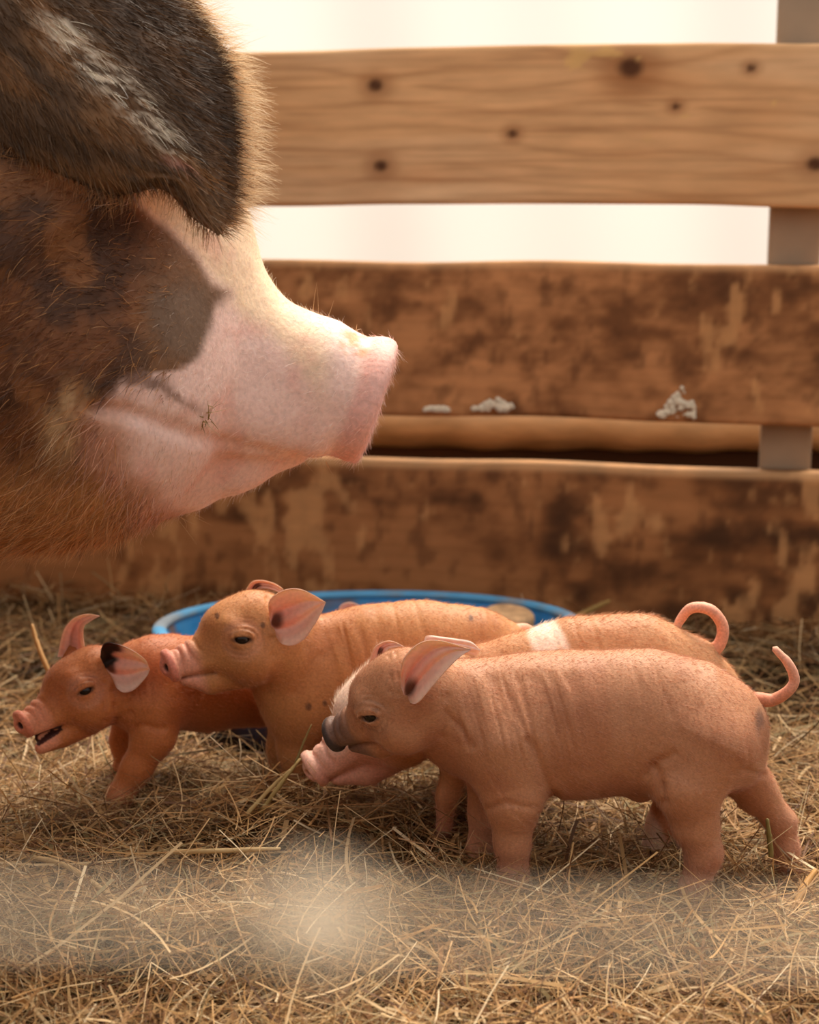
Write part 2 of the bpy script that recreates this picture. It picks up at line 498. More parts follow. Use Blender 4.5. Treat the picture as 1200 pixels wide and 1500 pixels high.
def col_top(s, zl, zz, P):
    kn = knots_of([(550, 125, .011), (558, 243, .010), (924, 100, .017), (751, 196, .007), (990, 156, .006), (1195, 240, .012), (1100, 100, .006), (200, 150, .012), (-60, 90, .014), (1400, 180, .014)], ZB[0][0])
    l, d, r = grain(s, zl, P, 260, kn, 1.0)
    c = np.tile(lin(234, 182, 130), (len(s), 1))
    c = mixc(c, lin(244, 202, 156), sst(fbm(P, (1.5, 1, 14), 3.0), .4, .7))
    c = mixc(c, lin(160, 104, 60), l * .5 * (.35 + .65 * fbm(P, (4, 1, 20), 41.0)))
    c = mixc(c, lin(178, 126, 84), sst(fbm(P, (5, 1, 160), 44.0), .5, .8) * .5)
    c = mixc(c, lin(184, 120, 70), sst(fbm(P, (3, 1, 9), 21.0), .50, .75) * .55)
    c = mixc(c, lin(186, 122, 70), (1 - sst(s, -.6, .1)) * .45)
    c = mixc(c, lin(150, 90, 48), r * .45); c = mixc(c, lin(74, 40, 22), d * .92)
    sp_ = sst(fbm(P, (30, 1, 40), 31.0), .70, .76) * sst(fbm(P, (3, 1, 4), 33.0), .5, .6)
    return mixc(c, lin(236, 190, 120), sp_ * .7)
def col_low(seed, dk, pale):
    def f(s, zl, zz, P):
        l, d, r = grain(s, zl, P, 300, [(-.3, .12, .01), (.42, .05, .012), (.05, .17, .008)], seed)
        c = np.tile(lin(*pale), (len(s), 1))
        c = mixc(c, lin(110, 66, 34), l * .16)
        Q = P + .02 * (np.stack([noise3(P, 14, 1), noise3(P, 14, 5), noise3(P, 14, 9)], 1) - .5)
        st = fbm(Q, (7, 1, 11), seed + 2, 5); s2 = fbm(Q, (26, 1, 36), seed + 6, 4); s3 = fbm(P, (2.2, 1, 2.6), seed + 8, 2)
        c = mixc(c, lin(132, 82, 46), sst(st * .4 + s2 * .35 + s3 * .3, .42, .64) * .75)
        c = mixc(c, lin(*dk), sst(st * .30 + s2 * .45 + s3 * .30, .48, .74) * .85)
        c = mixc(c, lin(90, 56, 34), sst(fbm(Q, (70, 1, 40), seed + 3, 3), .55, .75) * .5)
        c = mixc(c, lin(222, 164, 108), sst(fbm(Q, (60, 1, 26), seed + 12, 4) * .6 + fbm(Q, (8, 1, 7), seed + 14, 2) * .4, .54, .66) * .65)
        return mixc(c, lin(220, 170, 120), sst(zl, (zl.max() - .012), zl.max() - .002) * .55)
    return f
b1 = board(*ZB[0], col_top, 1.0)
b2 = board(*ZB[1], col_low(2.0, (92, 58, 36), (206, 144, 94)), 2.0)
b3 = board(*ZB[2], col_low(5.0, (64, 42, 27), (180, 122, 76)), 3.0)
b1['label'] = 'topmost clean pale board with dark knots'; b2['label'] = 'middle board, brown and stained'; b3['label'] = 'lowest board, dark with manure stains'
# steel post behind the boards, and a second one beyond the left edge of the picture
for px in (1166, -160):
    s_, _ = s_at(px, 345)
    c = np.array([0, FY, 0]) + fd * s_ - fn_ * .075
    me = box((-.0315, -.0315, -.05), (.0315, .0315, 1.2), .005)
    me.transform(Matrix.Translation(tuple(c)) @ Matrix.Rotation(fa, 4, 'Z'))
    p = obj('post', me, M_steel, fence)
# crusts of dried white splash stuck on the lower edge of the middle board
def crust(px, py, wpx, hpx, seed):
    import bmesh
    r = np.random.default_rng(seed); F = None
    s_, z_ = s_at(px, py); k = 2.13 / FPX
    c = np.array([0, FY, 0]) + fd * s_ + fn_ * .003; c[2] = z_
    F = Field(c - np.array([wpx * k * .8, .03, hpx * k * .9]), c + np.array([wpx * k * .8, .03, hpx * k * .9]), .0016)
    for i in range(60):
        u = r.uniform(-.5, .5); w = r.uniform(-.5, .5 - abs(u - .12) * 1.5)
        p = c + fd * u * wpx * k + np.array([0, 0, w * hpx * k])
        F.ball(p, r.uniform(.0016, .0042), .0015)
    v, q = F.mesh()
    v = v + .0012 * (np.stack([noise3(v, 300, 1), noise3(v, 300, 5), noise3(v, 300, 9)], 1) - .5)
    o = obj('dried_splash', mesh_np('dried_splash', v, q), M_crust, b2)
    o['label'] = 'white crumbly dried splash'
crust(992, 588, 52, 44, 2); crust(722, 592, 62, 18, 5); crust(640, 598, 34, 6, 6)

# ------------------------------------------------------------------ blue feed tub
TC = np.array([-.045, 1.812, 0.0]); TR = .236
def lathe(c, prof, ns=96):
    V = []; 
    for r, z in prof:
        for k in range(ns):
            a = 2 * PI * k / ns; V.append((c[0] + r * math.cos(a), c[1] + r * math.sin(a), c[2] + z))
    q = []
    for i in range(len(prof) - 1):
        for k in range(ns): q.append((i * ns + k, i * ns + (k + 1) % ns, (i + 1) * ns + (k + 1) % ns, (i + 1) * ns + k))
    return np.array(V), np.array(q)
def tub_col(v):
    a = np.arctan2(v[:, 1] - TC[1], v[:, 0] - TC[0]); P = np.stack([np.cos(a) * 3, np.sin(a) * 3, v[:, 2] * 8], 1)
    c = np.tile(lin(58, 158, 228), (len(v), 1))
    c = mixc(c, lin(96, 176, 224), sst(fbm(P, 3, 4.0), .45, .7) * .5)
    dirt = sst(fbm(P, (4, 4, 1.0), 8.0), .58, .66)
    inner = np.hypot(v[:, 0] - TC[0], v[:, 1] - TC[1]) < TR - .006
    c = mixc(c, lin(138, 104, 76), dirt * np.where(inner, .85, .15))
    c = mixc(c, lin(112, 84, 58), np.where(inner & (v[:, 2] < .03), .85, 0.0))
    return c
tub = empty('feed_tub', TC, 'low round blue plastic feed tub behind the piglets', 'tub')
zz = np.linspace(0, 1, 8); TH = .098
tub.location = (TC[0], TC[1], -.029); tub.rotation_euler = (-math.radians(5.6), 0, math.radians(4))
out_w = [(TR - .034 + .030 * t, TH * t) for t in zz]; in_w = [(TR - .040 + .030 * t, .006 + (TH - .006) * t) for t in zz[::-1]]
prof = [(.001, .0)] + out_w + in_w + [(.12, .006), (.001, .006)]
tv, tq = lathe((0, 0, 0), prof)
o = bpy.data.objects.new('shell', mesh_np('tub_shell', tv, tq, cols=tub_col(tv + TC))); o.data.materials.append(M_tub); C.objects.link(o); o.parent = tub
rv, rq = lathe((0, 0, 0), [(TR - .005 + .008 * math.cos(a), TH + .0055 * math.sin(a)) for a in np.linspace(0, 2 * PI, 17)])
rc = mixc(np.tile(lin(92, 172, 222), (len(rv), 1)), lin(160, 150, 136), sst(fbm(rv, 22, 2.0), .50, .66) * .7)
o = bpy.data.objects.new('rim', mesh_np('tub_rim', rv, rq, cols=rc)); o.data.materials.append(M_rim); C.objects.link(o); o.parent = tub
# round tan block standing in the tub
sc_ = W(742, 894, 1.885); F = Field(sc_ - [.05, .05, .13], sc_ + .05, .0020)
hb = (sc_[2] + .014) / 2
F.cyl(sc_ - [0, 0, hb], np.array([.05, -.10, .99]) / 1.0, .031, hb, .007, .001)
F.ell(sc_ + [0, 0, .003], np.eye(3), (.017, .017, .006), .004, True)
v, q = F.mesh()
o = obj('feed_block', mesh_np('feed_block', v, q), mat('tan_block', col=tuple(lin(200, 160, 118)), rough=.85, vary=.3, bscale=70, bump=.5, bdist=.002))
tag(o, 'round tan block standing inside the blue tub', 'feed block')

# ------------------------------------------------------------------ ears, eyes, hooves
def curve(pts, n):
    """Catmull-Rom resampling of a polyline, n points"""
    P = np.asarray(pts, float); P = np.vstack([2 * P[0] - P[1], P, 2 * P[-1] - P[-2]])
    m = len(P) - 3; out = []
    for t in np.linspace(0, m - 1e-9, n):
        i = int(t); f = t - i; a, b, c, d = P[i:i + 4]
        out.append(.5 * (2 * b + (c - a) * f + (2 * a - 5 * b + 4 * c - d) * f * f + (3 * b - a - 3 * c + d) * f ** 3))
    return np.array(out)
def ear_mesh(Lp, Rp, ndir, cup=0.0, belly=0.0, th=.0016, nu=34, nv=25, ridge=0.0):
    """shell between two edge curves that run from base to tip; cup brings the edges forward along ndir, belly the middle"""
    A_ = curve(Lp, nu); B_ = curve(Rp, nu); ndir = unit(ndir)
    u = np.linspace(0, 1, nu); v = np.linspace(-1, 1, nv)
    w = np.linalg.norm(A_ - B_, axis=1); w = w / w.max()
    on = sst(u, 0, .22)
    P = np.zeros((nu, nv, 3))
    for j, t in enumerate(v):
        e = cup * t * t * on * w + belly * (1 - t * t) * np.sqrt(w) + ridge * on * w * math.sin(t * 8.5 + 1.0) * (1 - t * t)
        P[:, j] = A_ * (1 - t) * .5 + B_ * (1 + t) * .5 + ndir * e[:, None]
    f = P.reshape(-1, 3)
    i = np.arange(nu - 1)[:, None] * nv + np.arange(nv - 1)[None, :]
    q = np.stack([i, i + nv, i + nv + 1, i + 1], -1).reshape(-1, 4)
    nrm = vnormals(f, q)
    if (nrm.mean(0) @ ndir) < 0: q = q[:, ::-1]; nrm = -nrm
    U = np.repeat(u, nv); Vv = np.tile(v, nu)
    tt = th * (1 - .6 * np.abs(Vv)) * (1.5 - U)
    A = f + nrm * (tt * .5)[:, None]; B = f - nrm * (tt * .5)[:, None]
    N = len(f)
    bd = list(range(nv)) + [k * nv + nv - 1 for k in range(1, nu)] + [(nu - 1) * nv + k for k in range(nv - 2, -1, -1)] + [k * nv for k in range(nu - 2, 0, -1)]
    bd = np.array(bd); b2_ = np.roll(bd, -1)
    side = np.stack([bd, b2_, b2_ + N, bd + N], 1)
    return np.concatenate([A, B]), np.concatenate([q, q[:, ::-1] + N, side]), f, U, Vv

def sphere_mesh(c, r, sq=None, ax=None):
    V = []; nu, nv = 16, 10
    for i in range(1, nv):
        for k in range(nu):
            a = 2 * PI * k / nu; b = PI * i / nv
            V.append((math.sin(b) * math.cos(a), math.sin(b) * math.sin(a), math.cos(b)))
    V += [(0, 0, 1), (0, 0, -1)]; V = np.array(V); q = []; t = []
    for i in range(nv - 2):
        for k in range(nu): q.append((i * nu + k, (i + 1) * nu + k, (i + 1) * nu + (k + 1) % nu, i * nu + (k + 1) % nu))
    n = (nv - 1) * nu
    for k in range(nu): t.append((n, k, (k + 1) % nu)); t.append((n + 1, (nv - 2) * nu + (k + 1) % nu, (nv - 2) * nu + k))
    return V * r + np.asarray(c), np.array(q), np.array(t)

def hoof_mesh(p, fwd, r):
    """cloven pair of toes, one small mesh"""
    fwd = unit([fwd[0], fwd[1], 0]); sd = np.array([-fwd[1], fwd[0], 0])
    F = Field(p - 2.6 * r - .004, p + 2.6 * r + .004, max(r * .16, .001))
    for s in (-1, 1):
        a = p + sd * s * r * .48; b = a + fwd * r * .95 + sd * s * r * .12 - np.array([0, 0, r * .55])
        F.cone(a, r * .52, b, r * .36, r * .06)
    return F.mesh()

# ------------------------------------------------------------------ piglets
TAN, PINK, DARK = lin(206, 138, 88), lin(232, 172, 146), lin(70, 50, 42)
def piglet(sp):
    """one piglet: a continuous body surface plus ears, eyes, tail, hooves and fuzz"""
    Yb = sp['Y']; k = SC(Yb)
    X3 = lambda t: W(t[0], t[1], t[2])
    trunk = [(X3(t), t[3] * SC(t[2])) for t in sp['trunk']]
    legs = [[(X3(t), t[3] * SC(t[2])) for t in lg] for lg in sp['legs']]
    Ch, Nh = X3(sp['C']), X3(sp['N']); L = np.linalg.norm(Nh - Ch)
    f = unit(Nh - Ch); s0 = np.array(sp.get('side', (0, -1., 0))); s = unit(s0 - f * (s0 @ f)); u = np.cross(f, s)
    ro = math.radians(sp.get('roll', 0)); s, u = s * math.cos(ro) + u * math.sin(ro), u * math.cos(ro) - s * math.sin(ro)
    H = lambda a, b, c=0.0: Ch + f * a * L + u * b * L + s * c * L
    pts = np.array([p for p, r in trunk] + [p for lg in legs for p, r in lg] + [Ch, Nh]); 
    F = Field(pts.min(0) - .062, pts.max(0) + .062, sp.get('h', .0012))
    ln = unit(trunk[-2][0] - trunk[0][0]); lat = unit(np.cross([0, 0, 1], ln)); latsc = sp.get('lat', .80)
    F.chain(trunk, .022, lat, latsc)
    # neck
    nk = sp.get('neck', .40)
    F.cone(H(-.15, -.08), nk * L * 1.02, trunk[0][0], trunk[0][1] * .93, .02, lat, .82)
    for a in sp.get('lumps', []): F.ball(X3(a), a[3] * SC(a[2]), a[4])
    for lg in legs: F.chain(lg, .018, None, 1.0, .008)
    # head
    F.ball(H(-.06, .0), .49 * L, .10 * L, s, .80)
    F.ball(H(.20, .08), .38 * L, .10 * L, s, .86)
    for c in (-1, 1):
        F.ball(H(.10, -.20, .14 * c), .33 * L, .10 * L)
        F.ball(H(.24, .18, .19 * c), .17 * L, .08 * L)          # brow
    F.cone(H(.35, -.04), .33 * L, H(.68, -.01), .205 * L, .09 * L, s, .90)
    F.cone(H(.66, -.01), .205 * L, H(.92, .0), .150 * L, .03 * L, s, 1.0)
    for c in (-1, 1): F.cone(H(.55, -.08, .13 * c), .10 * L, H(.84, -.07, .075 * c), .075 * L, .03 * L)     # lips
    op = sp.get('open', 0); mline = []
    if op:
        F.cone(H(.22, -.33), .24 * L, H(.58, -.375), .150 * L, .06 * L, s, .88)
        F.cone(H(.58, -.375), .150 * L, H(.88, -.375), .082 * L, .02 * L, s, 1.05)
        for c in (-1, 1): F.cone(H(.58, -.12, .11 * c), .11 * L, H(.86, -.12, .06 * c), .08 * L, .02 * L)
        F.cone(H(.45, -.26, -.06), .10 * L, H(.84, -.26, -.05), .055 * L, .01 * L)
        F.cone(H(.59, -.258, .10), .014 * L, H(1.0, -.252, .08), .040 * L, .010 * L, s, 2.4, sub=True)
    else:
        F.cone(H(.18, -.31), .25 * L, H(.57, -.315), .165 * L, .05 * L, s, .85)
        F.cone(H(.57, -.315), .165 * L, H(.82, -.20), .095 * L, .03 * L, s, 1.0)
        for c in (-1, 1):                                        # mouth crease
            a = [H(.93, -.155, .0), H(.84, -.17, .10 * c), H(.74, -.188, .16 * c), H(.66, -.205, .20 * c), H(.58, -.222, .23 * c), H(.53, -.225, .25 * c)]
            ps = [F.hit(t, s * c, .3 * L) for t in a]; mline.append(ps)
            for i in range(5): F.cone(ps[i], .014 * L, ps[i + 1], .013 * L, .016 * L, sub=True)
    F.cyl(H(.955, .0), unit(f + u * sp.get('disc', .10)), .192 * L, .046 * L, .028 * L, .016 * L, s, .98)
    for c in (-1, 1):
        n_ = H(1.0, .01, .075 * c)
        F.ell(n_, np.stack([f, u, s]), (.09 * L, .050 * L, .036 * L), .015 * L, True)
    eyes = []
    ea, eb = sp.get('eye', (.18, .07))
    for c in (1, -1):
        p = F.hit(H(ea, eb), s * c, .7 * L)
        g = unit(s * c + f * .18 + u * .06)
        t_ = unit(f - g * (f @ g)); w_ = np.cross(g, t_)
        if w_ @ u < 0: w_ = -w_
        t_ = unit(t_ + w_ * sp.get('etilt', -.12)); w_ = np.cross(g, t_); w_ = w_ if w_ @ u > 0 else -w_
        F.ball(p - g * .075 * L, .135 * L, .05 * L)
        F.torus(p + w_ * .040 * L + g * .018 * L, g, .118 * L, .024 * L, .016 * L, w_, .46)
        F.torus(p - w_ * .020 * L + g * .006 * L, g, .112 * L, .016 * L, .016 * L, w_, .46)
        F.torus(p + w_ * .050 * L - g * .014 * L, g, .165 * L, .020 * L, .020 * L, w_, .56)
        F.torus(p - w_ * .030 * L - g * .022 * L, g, .160 * L, .018 * L, .020 * L, w_, .60)
        F.ell(p + g * .035 * L, np.stack([t_, w_, g]), (.098 * L, .031 * L, .085 * L), .010 * L, True)
        F.ell(p + g * .035 * L - w_ * .012 * L, np.stack([t_, w_, g]), (.062 * L, .036 * L, .085 * L), .010 * L, True)
        eyes.append((p - g * .048 * L, .092 * L, g, t_, w_, p))
    # roots of the ears, found on the surface along the line of sight
    for e in sp['ears']:
        pts_ = [F.ray(*e['L'][0]), F.ray(*e['R'][0])]
        ys = [t[1] for t in pts_ if t is not None] or [e['Y']]
        e['y0'] = e.get('Y') or min(ys) + .002
        b_ = (W(*e['L'][0], e['y0']) + W(*e['R'][0], e['y0'])) / 2
        t1 = (W(*e['L'][1], e['y0']) + W(*e['R'][1], e['y0'])) / 2
        e['root'] = (b_, t1)
    for e in sp['ears']:
        wd_ = np.linalg.norm(W(*e['L'][0], e['y0']) - W(*e['R'][0], e['y0']))
        F.cone(e['root'][0] + np.array([0, .006, 0]), wd_ * .42, e['root'][1] + np.array([0, .004, 0]), wd_ * .16, .05 * L)
    v, q = F.mesh()
    nrm = vnormals(v, q)
    loc = (v - Ch) @ np.stack([f, u, s], 1) / L                   # head coordinates
    bx = (v - trunk[0][0]) @ ln; blen = (trunk[-1][0] - trunk[0][0]) @ ln
    top = nrm[:, 2]
    px, py = to_px(v)
    # wrinkles of the snout, neck rings and rib folds
    rm = np.hypot(loc[:, 1], loc[:, 2])
    msk = sst(loc[:, 0], .56, .66) * (1 - sst(loc[:, 0], .86, .90)) * (rm < .4)
    disp = -.020 * L * msk * sst(loc[:, 1], -.14, .06) * sst(.5 + .5 * np.cos(loc[:, 0] * 2 * PI / .115 + 7 * noise3(v, 75, 2)), .35, 1.0)
    for (ep, er, g, t_, w_, p) in eyes:                           # fine rings round the eyes
        de = np.sqrt(((v - p) @ t_ / 1.15) ** 2 + ((v - p) @ w_) ** 2 + ((v - p) @ g) ** 2) / L
        disp = disp - .011 * L * sst(de, .13, .16) * (1 - sst(de, .20, .28)) * sst(noise3(v, 130, 7), .25, .7) * (.5 + .5 * np.cos(de * 2 * PI / .050 + 4 * noise3(v, 90, 2)))
    xs = v[:, 0] + .18 * (v[:, 2] - .10) + 1.2 * (v[:, 2] - .12) ** 2
    Pw = np.stack([xs, v[:, 1] * .3, v[:, 2]], 1)
    def crease(fx, fz, off):
        n_ = noise3(Pw, (fx, 20, fz), off); return sst(1 - np.abs(2 * n_ - 1) * 1.6, .35, 1.0)
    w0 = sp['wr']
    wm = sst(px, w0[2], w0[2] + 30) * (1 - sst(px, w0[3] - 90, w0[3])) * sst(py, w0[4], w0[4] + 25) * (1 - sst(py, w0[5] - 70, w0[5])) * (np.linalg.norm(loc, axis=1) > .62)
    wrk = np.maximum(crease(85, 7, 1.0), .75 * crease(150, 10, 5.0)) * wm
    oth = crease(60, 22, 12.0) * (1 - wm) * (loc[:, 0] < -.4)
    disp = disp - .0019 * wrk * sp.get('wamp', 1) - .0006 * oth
    disp = disp + .0012 * (noise3(v, 45, 3) - .5)
    for (a_, b_, dpt, wd_) in sp.get('folds', []):               # single deep folds of skin, as lines seen from the side
        ba = np.array(b_, float) - np.array(a_, float); t = np.clip(((px - a_[0]) * ba[0] + (py - a_[1]) * ba[1]) / (ba @ ba), 0, 1)
        dd = np.hypot(px - a_[0] - t * ba[0], py - a_[1] - t * ba[1] + 5 * np.sin(t * 5))
        disp = disp - dpt * np.exp(-(dd / wd_) ** 2) * (nrm[:, 1] < .2)
    v = v + nrm * disp[:, None]
    # colour of the coat and skin
    c = np.tile(sp.get('coat', TAN), (len(v), 1))
    c = mixc(c, sp.get('coat2', lin(196, 116, 66)), sst(fbm(v, 30, 1.0), .42, .68) * .55)
    c = mixc(c, sp.get('legc', PINK), sst(-(v[:, 2] - sp.get('legz', .075)), 0, .05) * .65)
    c = mixc(c, sp.get('belly', lin(220, 156, 122)), sst(-top, .2, .9) * .35)
    snout = sst(loc[:, 0], .60, .74) * (rm < .45) * (loc[:, 0] < 1.3)
    c = mixc(c, sp.get('snout', lin(226, 158, 134)), snout * .9)
    c = mixc(c, sp.get('disc_c', lin(222, 140, 120)), sst(loc[:, 0], .915, .935) * (rm < .35) * (loc[:, 0] < 1.3))
    for cc in (1, -1):                                            # nostrils and eye rims are painted darker
        dn = np.linalg.norm(loc - np.array([.985, .01, .07 * cc]), axis=1)
        c = mixc(c, lin(70, 34, 26), 1 - sst(dn, .04, .068))
    for (ep, er, g, t_, w_, p) in eyes:
        de = np.sqrt(((v - p) @ t_ / .115) ** 2 + ((v - p) @ w_ / .042) ** 2 + ((v - p) @ g / .14) ** 2) / L
        c = mixc(c, lin(84, 54, 42), (1 - sst(de, .85, 1.30)) * .75)
        d2 = np.linalg.norm(v - p, axis=1) / L
        ex = (v - p) @ t_ / L; ey = (v - p) @ w_ / L; en = np.abs((v - p) @ g / L) < .16
        for (rx, ry, oy, up, st) in ((.150, .070, .030, 1, .6), (.215, .125, .035, 1, .4), (.150, .085, -.020, -1, .5), (.210, .135, -.020, -1, .4)):  # shading of the lid folds painted as dark arcs
            qd = np.sqrt((ex / rx) ** 2 + ((ey - oy) / ry) ** 2)
            c = mixc(c, lin(112, 74, 56), (1 - sst(np.abs(qd - 1 - .10 * (noise3(v, 150, 3) - .5)), .03, .14)) * sst((ey - oy) * up / ry, .15, .6) * en * st * sst(noise3(v, 90, 8), .15, .5))
        c = mixc(c, sp.get('lid', lin(205, 142, 112)), (1 - sst(np.abs(d2 - .18), .02, .09)) * .35)
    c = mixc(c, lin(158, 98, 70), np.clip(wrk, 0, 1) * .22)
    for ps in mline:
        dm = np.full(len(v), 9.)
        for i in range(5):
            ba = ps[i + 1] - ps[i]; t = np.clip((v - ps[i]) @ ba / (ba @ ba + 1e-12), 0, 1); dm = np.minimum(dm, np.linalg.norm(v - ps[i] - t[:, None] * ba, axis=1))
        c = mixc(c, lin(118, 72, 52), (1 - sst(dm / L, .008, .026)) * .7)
    if op:
        hh = .030 + np.clip(loc[:, 0] - .57, 0, .4) * .10
        ins = (loc[:, 0] > .57) & (loc[:, 0] < .92) & (np.abs(loc[:, 1] + .256) < hh + .012) & (np.abs(loc[:, 2]) < .24) & (nrm @ s < .80)
        c = mixc(c, lin(58, 20, 18), ins * .97)
    if 'paint' in sp: c = sp['paint'](c, v, nrm, loc, px, py)
    base = np.array([np.mean([p[0] for p in pts]), Yb, 0.0])
    root = empty('piglet', base, sp['label'], 'piglet', 'piglets in the pen')
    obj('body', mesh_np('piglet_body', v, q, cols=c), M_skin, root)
    for (ep, er, g, t_, w_, p) in eyes:
        ev, eq, et = sphere_mesh(ep, er); obj('eye', mesh_np('eye', ev, eq, et), M_eye, root)
    # ears
    for e in sp['ears']:
        def edge(E):
            n = len(E); return [W(p_[0], p_[1], e['y0'] + e.get('dy', -.006) * (i / (n - 1))) for i, p_ in enumerate(E)]
        ev, eq, fm, U, Vv = ear_mesh(edge(e['L']), edge(e['R']), e.get('n', (0, -1, .1)), e.get('cup', 10) * k, e.get('belly', 0) * k, .0018, ridge=e.get('ridge', 2.0) * k)
        inner = mixc(np.tile(lin(248, 206, 188), (len(U), 1)), lin(236, 164, 146), (1 - sst(np.abs(Vv), .0, .95)) * (1 - sst(U, .15, .85)) * .75)
        inner = mixc(inner, lin(226, 140, 110), (.5 + .5 * np.sin(Vv * 9 + 2)) ** 4 * (1 - U) * .4)
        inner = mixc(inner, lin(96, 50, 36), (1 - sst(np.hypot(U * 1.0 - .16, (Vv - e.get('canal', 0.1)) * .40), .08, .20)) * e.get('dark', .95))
        outer = np.tile(sp.get('earback', mixc(sp.get('coat', TAN)[None], lin(232, 160, 128), np.array([.45]))[0]), (len(U), 1))
        if 'spot' in e:
            inner = mixc(inner, lin(36, 26, 22), e['spot'](U, Vv)); outer = mixc(outer, lin(36, 26, 22), e['spot'](U, Vv))
        if e.get('flip'): inner, outer = outer, inner
        eo = obj('ear', mesh_np('ear', ev, eq, cols=np.concatenate([inner, outer])), M_ear, root)
        if 'spot' in e: eo['label'] = 'pink ear with a black patch'
    # tail
    if 'tail' in sp:
        tv_, tq_, tt_ = tube([X3(t) for t in sp['tail']], [t[3] * SC(t[2]) for t in sp['tail']], 12, 8)
        pr = np.linspace(0, 1, len(tv_) - 2); pr = np.r_[pr, 0, 1]
        tc_ = mixc(np.tile(sp.get('tailc', lin(226, 156, 124)), (len(tv_), 1)), lin(236, 176, 150), pr)
        tv_ = tv_ + .0004 * (noise3(tv_, 500, 2) - .5)[:, None]
        obj('tail', mesh_np('tail', tv_, tq_, tt_, cols=tc_), M_skin, root)
    # hooves
    for lg in legs:
        p, r = lg[-1]
        hv, hq = hoof_mesh(p + np.array([0, 0, -r * .35]) + f * np.array([1, 1, 0]) * r * .15, f if abs(f[0]) > .2 else -ln, r * 1.05)
        obj('hoof', mesh_np('hoof', hv, hq), M_hoof, root)
    # fuzz
    nf = sp.get('fuzz', 26000)
    pf, vi = sample(v, q, nf)
    n_ = nrm[vi]; back = np.where(loc[vi, 0:1] > -.4, -f, ln) ; flow = back + np.array([0, 0, -.35])
    flow = flow - n_ * np.sum(flow * n_, 1)[:, None]; flow /= np.linalg.norm(flow, axis=1)[:, None] + 1e-9
    dr = flow + n_ * RNG.uniform(.25, .7, (nf, 1)) + RNG.normal(0, .12, (nf, 3)); dr /= np.linalg.norm(dr, axis=1)[:, None]
    lnf = RNG.uniform(.0022, .0050, nf) * np.where(loc[vi, 0] > .62, .35, sp.get('fuzzlen', 1))
    cf = c[vi] * RNG.uniform(.85, 1.25, (nf, 1)); cf = np.clip(cf + .03, 0, .95)
    fv, fq, fc = ribbons(pf - n_ * .0003, dr, lnf, np.full(nf, .00030), cf, 1, None, np.clip(cf * 1.1 + .08, 0, 1))
    tag(obj('fuzz', mesh_np('fuzz', fv, fq, cols=fc), M_fuzz, root), kind='stuff')
    return root

VIEW = np.array([0, -1, .25])
